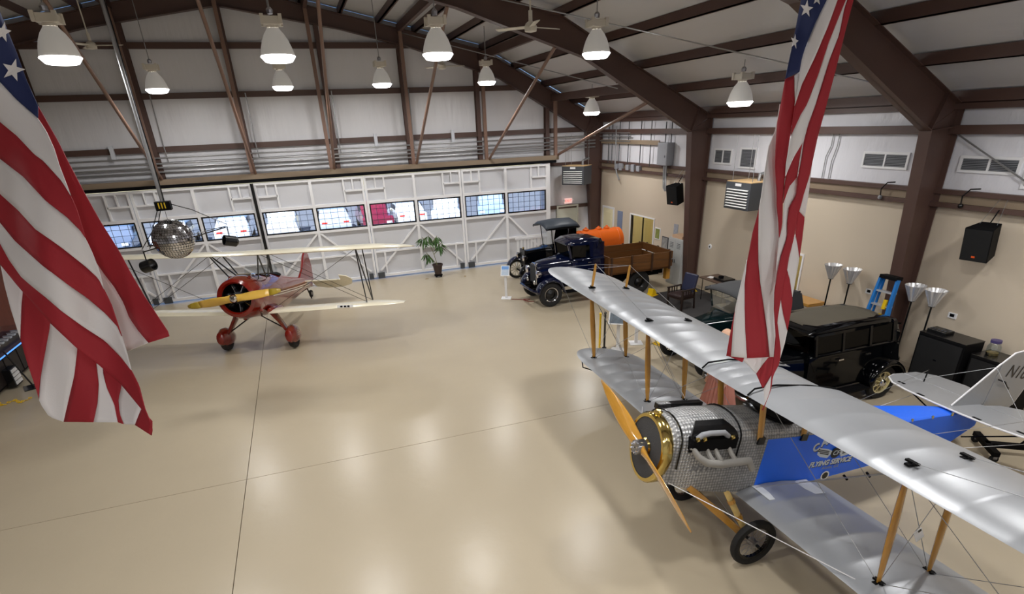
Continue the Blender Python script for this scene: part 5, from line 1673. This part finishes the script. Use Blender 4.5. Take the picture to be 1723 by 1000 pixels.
    for i, (a, b) in enumerate((((5.0, 16.3, 8.4), (12.2, 8.8, 5.55)), ((4.3, 23.4, 8.5), (12.0, 16.5, 5.65)))):
        rod = thing('brace_rod', 'thin roof brace rod %s' % ('above the rightmost lamp' if i == 0 else 'over the far fan'), 'rod', a)
        MB().tube((0, 0, 0), V(b) - V(a), .014, n=6).build('rod', GALV, rod)


electrics()


# ------------------------------------------------------------------ floor things
def sign_stand(loc, rz, label, hgt, pw, ph, pic):
    r = thing('sign_stand', label, 'sign', loc, rz, 'exhibit sign stands')
    MB().box((-.17, -.17, 0), (.17, .17, .02)).build('base', WHITE, r, bevel=.005)
    MB().box((-.04, -.04, .02), (.04, .04, hgt)).build('post', WHITE, r)
    R = Matrix.Translation((0, 0, hgt)) @ Matrix.Rotation(math.radians(48), 4, 'X')
    MB(R).box((-pw / 2, -ph / 2, 0), (pw / 2, ph / 2, .02)).build('panel', WHITE, r, bevel=.004)
    MB(R).box((-pw / 2 + .03, -ph / 2 + .03, .02), (pw / 2 - .03, ph * .12, .023)).build('print', pic, r)
    MB(R).box((-pw / 2 + .03, ph * .12, .02), (pw / 2 - .03, ph / 2 - .03, .023)).build('print_sky', mat('print_sky', s(120, 165, 225), .3, var=.2, vscale=6), r)


PIC1 = mat('sign_print', s(190, 205, 222), .3, var=.25, vscale=10)
PIC2 = mat('photo_print', s(105, 115, 125), .25, var=.7, vscale=7)
sign_stand((6.04, 18.03, 0), math.radians(-25), 'white pedestal sign in front of the trucks', .95, .3, .4, PIC1)
sign_stand((7.05, 12.05, 0), math.radians(-35), 'sign stand with a colour photograph behind the wing struts', 1.0, .5, .62, PIC2)
sign_stand((7.75, 12.3, 0), math.radians(160), 'white pedestal sign seen from behind beside the green car', .95, .42, .5, PIC1)
for x, m_, lab in ((6.68, YELLOW, 'yellow upright post behind the outer wing strut'), (6.82, BLACK, 'black upright post beside the yellow post')):
    r = thing('barrier_post', lab, 'post', (x, 12.35, 0), 0, 'barrier posts')
    MB().lathe([(.06, 0), (.06, .015), (.03, .03), (.025, .05)], n=18, caps=True).build('base', m_, r)
    MB().lathe([(.028, .04), (.028, .93), (.034, .94), (.034, .98), (.01, 1.0)], n=12).build('pole', m_, r, smooth=True)


def chock(loc, rz, label):
    r = thing('wheel_chock', label, 'wheel chock', loc, rz, 'yellow wheel chocks')
    MB().prism([(-.18, 0), (.2, 0), (.2, .05), (.08, .24), (-.02, .26), (-.06, .08), (-.18, .05)], -.1, .1).build('wedge', YELLOW, r, bevel=.01)
    MB().box((-.22, -.14, 0), (.24, .14, .025)).build('foot_plate', YELLOW, r)


chock((10.55, 16.0, 0), .4, 'yellow chock behind the wing near the truck rear wheel')
chock((12.15, 15.95, 0), 1.2, 'yellow chock at the foot of the first column')
chock((8.35, 12.0, 0), .2, 'yellow chock in front of the green car')

r = struct(MB().box((9.4, 11.6, .0), (12.45, 16.2, .012)).build('floor_carpet', CARPET), 'dark grey carpet under the armchair')


def armchair():
    r = thing('armchair', 'dark leather wooden armchair on the carpet', 'chair', (10.6, 14.4, .012), math.radians(190))
    DK = mat('dark_wood', s(40, 27, 22), .35)
    LE = mat('brown_leather', s(48, 32, 32), .4)
    MB().box((-.28, -.28, .38), (.28, .28, .48)).build('seat', LE, r, bevel=.03)
    MB(Matrix.Translation((-.27, 0, .5)) @ Matrix.Rotation(-.22, 4, 'Y')).box((-.05, -.26, 0), (.04, .26, .55)).build('backrest', mat('blue_leather', s(42, 46, 70), .3), r, bevel=.03)
    for sg in (1, -1):
        MB().box((-.28, sg * .3 - .03, .62), (.3, sg * .3 + .03, .66)).build('armrest', DK, r, bevel=.01)
        MB().box((.22, sg * .3 - .025, 0), (.27, sg * .3 + .025, .62)).build('leg', DK, r)
        MB().tube((-.26, sg * .28, .62), (-.32, sg * .28, 0), .025, n=8).build('leg', DK, r)
        for x in (-.1, 0, .1):
            MB().box((x - .012, sg * .3 - .012, .45), (x + .012, sg * .3 + .012, .62)).build('spindle', DK, r)
    MB().box((-.27, -.29, .34), (.27, .29, .38)).build('seat_rail', DK, r)


armchair()


def folding_table():
    r = thing('folding_table', 'brown folding table with black box against the beige wall', 'table', (12.05, 14.4, 0))
    MB().box((-.38, -.62, .71), (.38, .62, .745)).build('tabletop', mat('table_brown', s(92, 72, 60), .5), r, bevel=.006)
    for y in (-.5, .5):
        for x in (-.3, .3):
            MB().tube((x, y, 0), (x, y, .71), .014, n=6).build('leg', BLACK, r)
        MB().tube((-.3, y, .3), (.3, y, .3), .01, n=6).build('leg_brace', BLACK, r)
    b = thing('black_box', 'black media player box on the folding table', 'box', (12.05, 14.25, .745))
    MB().box((-.22, -.25, 0), (.22, .25, .08)).build('case', BLACK, b, bevel=.008)
    MB().box((-.1, .05, .08), (.02, .15, .13)).build('power_brick', BLACKM, b)
    p = thing('paper_sheets', 'white papers lying beside the black box', 'paper', (11.95, 14.72, .745))
    MB().box((-.1, -.07, 0), (.1, .1, .004)).build('sheet', WHITE, p)
    MB(Matrix.Rotation(.4, 4, 'Z')).box((-.1, -.02, .004), (.12, .12, .007)).build('sheet', WHITE, p)


folding_table()


def locker():
    r = thing('metal_locker', 'tall grey metal locker standing before the first column', 'locker', (12.28, 16.94, 0))
    G = mat('locker_grey', s(186, 188, 186), .45, var=.05)
    MB().box((-.25, -.42, 0), (.27, .42, 1.62)).build('body', G, r, bevel=.008)
    for y0, y1 in ((-.41, -.005), (.005, .41)):
        d = MB().box((-.262, y0, .06), (-.25, y1, 1.58)).build('door', G, r)
        for k in range(4):
            MB().box((-.266, y0 + .1, 1.3 + .05 * k), (-.26, y1 - .1, 1.315 + .05 * k)).build('vent_slot', DKGREY, d)
        MB().cbox((-.27, -.05 if y0 < 0 else .05, .85), (.02, .02, .12)).build('handle', DKGREY, d)
    b = thing('cardboard_box', 'flat cardboard box lying on the grey locker', 'box', (12.28, 16.94, 1.62))
    MB().box((-.2, -.3, 0), (.2, .3, .1)).build('carton', mat('cardboard', s(206, 170, 138), .8), b, bevel=.005)


locker()


def plant():
    r = thing('potted_plant', 'tall leafy plant in a dark pot before the hangar door', 'plant', (4.6, 22.24, 0))
    MB().lathe([(.001, .12), (.13, .12), (.19, .46), (.21, .46), (.21, .52), (.18, .52), (.17, .47), (.001, .46)], n=20).build('pot', POT, r, smooth=True)
    c = MB().lathe([(.001, .06), (.17, .06), (.17, .1), (.001, .1)], n=16).build('plant_caddy', BLACKM, r)
    for k in range(4):
        a = pi / 4 + k * pi / 2
        MB().sphere((.13 * math.cos(a), .13 * math.sin(a), .035), .035, 8).build('caster', BLACK, c)
    stems = [[(0, 0, .46), (-.1, 0, .9), (-.22, 0, 1.3), (-.25, .02, 1.65)], [(0, 0, .46), (-.2, 0, .75), (-.4, -.02, 1.0)], [(-.22, 0, 1.3), (-.05, .03, 1.45), (.1, .05, 1.6)], [(-.1, 0, .9), (.1, -.04, 1.15), (.2, -.05, 1.32)], [(-.22, 0, 1.3), (-.4, 0, 1.5), (-.5, .02, 1.6)]]
    leafm = MB()
    pts = []
    for st in stems:
        MB().path(st, .012, 6).build('stem', STEMM, r)
        pts += [V(st[-1]), V(st[-2]).lerp(V(st[-1]), .5)]
    base = None
    for p in pts:
        for k in range(7):
            a = 2 * pi * k / 7 + random.random()
            L = .28 + .14 * random.random()
            drop = -.6 - 1.6 * random.random()
            d = V((math.cos(a), math.sin(a), drop)).normalized()
            sd = d.cross(V((0, 0, 1))).normalized() * .04
            up = sd.cross(d).normalized() * .015
            q = p + d * .06
            MB().add([q, q + d * L * .35 + sd + up, q + d * L * .8 + sd * .7, q + d * L, q + d * L * .8 - sd * .7, q + d * L * .35 - sd + up, q + d * L * .5 - up], [(0, 1, 6), (1, 2, 6), (2, 3, 6), (3, 4, 6), (4, 5, 6), (5, 0, 6)]).build('leaf', LEAF, r, solid=.003)
    for i, (x, y) in enumerate(((4.0, 22.1), (5.55, 21.7))):
        l = thing('fallen_leaf', 'dry leaf on the floor %s the potted plant' % ('left of' if i == 0 else 'right of'), 'leaf', (x, y, 0), i * 1.1)
        MB().add([(0, 0, .004), (.08, .04, .02), (.17, .0, .006), (.08, -.04, .015)], [(0, 1, 2, 3)]).build('blade', mat('dry_leaf', s(150, 120, 70), .8), l, solid=.003)


plant()


def mannequin():
    r = thing('mannequin', 'bald mannequin in a pink pleated dress behind the silver biplane', 'mannequin', (6.9, 7.9, 0))
    r.scale = (1.07, 1.07, 1.07)
    n = 48
    rings = []
    for z, R in ((.04, .36), (.3, .33), (.6, .27), (.9, .20), (1.04, .145), (1.15, .16), (1.3, .185), (1.42, .15), (1.46, .07)):
        rings.append([V(((R * (1 + (.07 if k % 2 else -.05) * (1 if z < 1 else .2))) * math.cos(2 * pi * k / n) * 1.0, (R * (1 + (.07 if k % 2 else -.05) * (1 if z < 1 else .2))) * math.sin(2 * pi * k / n) * .85, z)) for k in range(n)])
    MB().ringloft(rings).build('pleated_dress', PINK, r, smooth=True)
    MB().lathe([(.055, 1.42), (.05, 1.5), (.055, 1.56)], n=14).build('neck', SKIN, r, smooth=True)
    hd = MB().sphere((0, 0, 1.66), .115, 20, (.95, .82, 1.15)).build('head', SKIN, r, smooth=True)
    MB().sphere((-.11, 0, 1.65), .02, 8, (1, .7, 1.3)).build('nose', SKIN, hd, smooth=True)
    for sg in (1, -1):
        MB().sphere((-.088, sg * .04, 1.675), .014, 8).build('eye', DKGREY, hd, smooth=True)
        MB().sphere((.0, sg * .095, 1.66), .025, 8, (.7, .4, 1.2)).build('ear', SKIN, hd, smooth=True)
        MB().path([(0, sg * .17, 1.38), (.0, sg * .24, 1.15), (-.06, sg * .25, .9), (-.1, sg * .22, .82)], [.05, .042, .034, .028], 10).build('arm', SKIN, r, smooth=True)
        for k in range(4):
            MB().path([(-.1, sg * .22 + (k - 1.5) * .018, .83), (-.125, sg * .22 + (k - 1.5) * .02, .76), (-.12, sg * .22 + (k - 1.5) * .02, .72)], .009, 6).build('finger', SKIN, r, smooth=True)
        MB().path([(-.09, sg * .19, .83), (-.12, sg * .17, .79)], .01, 6).build('thumb', SKIN, r, smooth=True)
    MB().box((-.115, -.025, 1.595), (-.095, .025, 1.605)).build('mouth', mat('lips', s(190, 110, 100), .5), hd)
    MB().lathe([(.001, 0), (.2, 0), (.2, .02), (.03, .04), (.03, .3)], n=20).build('stand_base', STEEL, r)


mannequin()


def ladder():
    r = thing('step_ladder', 'blue fibreglass stepladder leaning on the second column', 'ladder', (11.56, 8.66, 0))
    BL = mat('ladder_blue', s(30, 120, 200), .4)
    M_ = Matrix.Rotation(.1, 4, 'Y')
    for sg in (1, -1):
        MB(M_).beam((-.1, sg * .29, 0), (0, sg * .2, 2.1), .05, .09, up=(1, 0, 0)).build('side_rail', BL, r)
        MB(M_).beam((.12, sg * .26, 0), (.06, sg * .16, 2.08), .03, .05, up=(1, 0, 0)).build('rear_rail', BL, r)
        MB(M_).cbox((-.1, sg * .28, .03), (.12, .05, .06)).build('foot', BLACKM, r)
    for k in range(6):
        z = .3 + .3 * k
        w = .28 - .085 * z / 2.1
        MB(M_).box((-.13 + .047 * z, -w, z - .015), (-.0 + .047 * z, w, z + .02)).build('step', mat('alu', s(215, 218, 222), .35, .6), r)
    MB(M_).box((-.08, -.2, 2.08), (.14, .2, 2.16)).build('top_cap', BLACKM, r, bevel=.01)
    MB(M_).cbox((-.06, -.12, 1.55), (.05, .07, .2)).build('warning_label', YELLOW, r)


ladder()


def torchiere(loc, label, lean):
    r = thing('torchiere_lamp', label, 'lamp', loc, 0, 'silver torchiere lamps')
    MB().lathe([(.001, 0), (.15, 0), (.15, .02), (.03, .05)], n=20).build('base', BLACKM, r)
    MB().path([(0, 0, .03), (lean * .5, 0, .9), (lean, 0, 1.65)], .018, 8).build('pole', BLACK, r, smooth=True)
    c = V((lean, 0, 1.62))
    n = 32
    rings = []
    for z, R in ((0, .05), (.05, .07), (.36, .2)):
        rings.append([c + V((R * (1 + (.04 if k % 2 else -.04)) * math.cos(2 * pi * k / n), R * (1 + (.04 if k % 2 else -.04)) * math.sin(2 * pi * k / n), z)) for k in range(n)])
    MB().ringloft(rings, caps=False).build('reflector', mat('silver_reflector', s(230, 230, 232), .25, .55), r, smooth=False, solid=.004)
    MB().lathe([(.001, .0), (.06, 0), (.05, .05), (.001, .06)], c, n=12).build('socket', BLACK, r)


torchiere((12.15, 10.5, 0), 'silver reflector lamp farthest left along the side wall', .03)
torchiere((12.15, 9.95, 0), 'silver reflector lamp second from left behind the sedan', .03)
torchiere((12.1, 8.3, 0), 'silver reflector lamp just right of the blue ladder', .03)
torchiere((12.1, 7.85, 0), 'silver reflector lamp farthest right above the black case', .03)


def cases():
    for (x, y, w, d, h, lab) in ((12.0, 7.2, .55, .95, 1.18, 'large black equipment case beside the sedan'), (12.1, 6.2, .55, .9, 1.02, 'black equipment case holding a glass jar')):
        r = thing('equipment_case', lab, 'case', (x, y, 0), 0, 'black equipment cases')
        MB().box((-w / 2, -d / 2, .06), (w / 2, d / 2, h)).build('cabinet', BLACKM, r, bevel=.015)
        MB().box((-w / 2 - .012, -d / 2 + .04, .12), (-w / 2, d / 2 - .04, h - .06)).build('front_panel', mat('case_cloth', s(15, 16, 19), .8), r)
        MB().box((-w / 2, -d / 2, h), (w / 2, d / 2, h + .02)).build('lid', BLACK, r, bevel=.004)
        MB().cbox((-w / 2 - .016, 0, h * .6), (.012, .06, .03)).build('latch', CHROME, r)
        for yy in (-d / 2 + .1, d / 2 - .1):
            for xx in (-w / 2 + .1, w / 2 - .1):
                MB().lathe([(.04, -.02), (.04, .02)], (xx, yy, .04), (0, 1, 0), 12, caps=True).build('caster', RUBBER, r)
    b = thing('control_box', 'small black control unit lying on the large case', 'box', (12.0, 7.45, 1.2))
    MB().box((-.14, -.2, 0), (.14, .18, .06)).build('case', BLACK, b, bevel=.008)
    for k in range(5):
        MB().cbox((-.05, -.14 + .07 * k, .065), (.05, .03, .012)).build('key', DKGREY, b)
    j = thing('glass_jar', 'clear glass jar with a dark lid on the right case', 'jar', (12.1, 6.45, 1.04))
    MB().lathe([(.001, .005), (.1, .005), (.11, .03), (.11, .17), (.085, .22), (.085, .26)], n=20).build('glass_body', CLEARGL, j, smooth=True, solid=.004)
    MB().lathe([(.001, .30), (.09, .30), (.09, .25), (.08, .25)], n=20).build('lid', mat('jar_lid', s(70, 60, 110), .4), j, smooth=True)
    MB().lathe([(.001, .01), (.1, .01), (.1, .05), (.001, .055)], n=18).build('coins', BRASS, j)
    t = thing('wooden_chest', 'light wooden chest behind the sedan roof', 'chest', (12.15, 11.25, 0))
    MB().box((-.25, -.5, 0), (.25, .5, .85)).build('body', WOOD, t, bevel=.01)
    MB().box((-.27, -.52, .85), (.27, .52, .93)).build('lid', WOOD, t, bevel=.01)
    for y in (-.3, .3):
        MB().box((-.265, y - .03, .3), (-.25, y + .03, .86)).build('strap', BLACKM, t)
    # tail dolly behind the silver biplane
    d = thing('tail_dolly', 'black steel tail dolly with casters behind the blue fuselage', 'dolly', (10.75, 4.85, 0), math.radians(-35))
    MB().box((-.5, -.05, .12), (.5, .05, .2)).build('main_beam', BLACKM, d)
    for x in (-.48, .48):
        MB().box((x - .05, -.38, .12), (x + .05, .38, .2)).build('cross_beam', BLACKM, d)
        for y in (-.34, .34):
            c = MB().lathe([(.03, -.025), (.065, -.02), (.065, .02), (.03, .025)], (x, y, .065), (0, 1, 0), 14, caps=True).build('caster', RUBBER, d, smooth=True)
            MB().box((x - .03, y - .035, .07), (x + .03, y + .035, .12)).build('fork', STEEL, c)
    MB().path([(0, 0, .2), (.1, 0, .35), (.3, 0, .4), (.36, 0, .3)], .02, 6).build('cradle_hoop', BLACKM, d)
    w = thing('wooden_blocks', 'tan wooden blocks on the floor under the tail', 'wood block', (10.1, 5.75, 0), .2)
    MB().box((-.3, -.1, 0), (.35, .1, .12)).build('block', mat('tan_wood', s(160, 128, 88), .6, var=.15), w, bevel=.006)
    MB().box((-.25, .25, 0), (.45, .42, .1)).build('block', MATS['tan_wood'], w, bevel=.006)


cases()


def left_side():
    r = thing('display_counter', 'long display counter with glass top at the left edge', 'counter', (-8.1, 17.2, 0))
    MB().box((-.45, -1.6, .1), (.35, 1.6, .75)).build('cabinet', BLACKM, r, bevel=.01)
    for k in range(4):
        MB().box((.35, -1.55 + .78 * k, .15), (.37, -.83 + .78 * k, .7)).build('shelf_front', mat('dark_panel', s(34, 26, 24), .5), r)
    MB().box((-.5, -1.65, .75), (.42, 1.65, .8)).build('worktop', mat('walnut', s(58, 38, 30), .3, coat=.5), r, bevel=.008)
    MB().box((-.4, -1.5, .8), (.3, 1.5, .98)).build('glass_case', CLEARGL, r)
    MB().box((.41, -1.65, .76), (.43, 1.65, .79)).build('blue_edge_strip', mat('blue_strip', s(60, 130, 235), .3, emit=1.2, ecol=(.1, .35, 1, 1)), r)
    for k in range(12):
        i = thing('display_item', 'small pale model inside the glass counter, number %s from its near end' % ('one two three four five six seven eight nine ten eleven twelve'.split()[k]), 'model', (-8.15, 15.85 + .24 * k, .8), 0, 'models inside the glass counter')
        MB().box((-.08, -.05, 0), (.08, .05, .05)).build('stand', WHITE, i)
        MB().box((-.1, -.015, .05), (.1, .015, .08)).build('model_body', GREYBOX, i)
    bk = thing('brochure_rack', 'small rack of brochures below the counter', 'rack', (-7.62, 16.3, 0))
    MB().box((-.1, -.2, .05), (.06, .2, .5)).build('rack_body', BLACK, bk)
    for k in range(4):
        MB(Matrix.Translation((.07, 0, .1 + .1 * k))).box((0, -.17, 0), (.015, .17, .08)).build('brochure', WHITE, bk)
    st = thing('floor_stand', 'black pole stand with square base beside the counter', 'stand', (-7.2, 16.05, 0), .4)
    MB().box((-.2, -.2, 0), (.2, .2, .02)).build('base', BLACK, st)
    MB().tube((0, 0, .02), (-.25, .1, 1.0), .02, n=8).build('pole', BLACK, st)
    y = thing('yellow_chain', 'yellow plastic chain lying on the floor at left', 'chain', (-7.4, 15.15, 0))
    random.seed(3)
    for k in range(16):
        p = V((-.35 + .05 * k, .1 * math.sin(k * .9), .014 + .012 * (k % 2)))
        ring = [p + V((.035 * math.cos(a), .02 * math.sin(a), .008 * math.sin(a) * (1 if k % 2 else -1))) for a in (2 * pi * j / 10 for j in range(10))]
        MB().path(ring, .009, 5, loop=True).build('chain_link', YELLOW, y)
    c = thing('red_cable', 'red and black cable coiled on the floor by the blue truck bumper', 'cable', (6.45, 17.3, 0))
    MB().path([(-.3, .5, .012), (0, .3, .012), (.1, .05, .015), (.25, .15, .03), (.05, .25, .03), (.1, -.05, .02), (.3, -.1, .012)], .012, 6).build('cord', mat('red_cord', s(130, 40, 36), .5), c, smooth=True)


left_side()
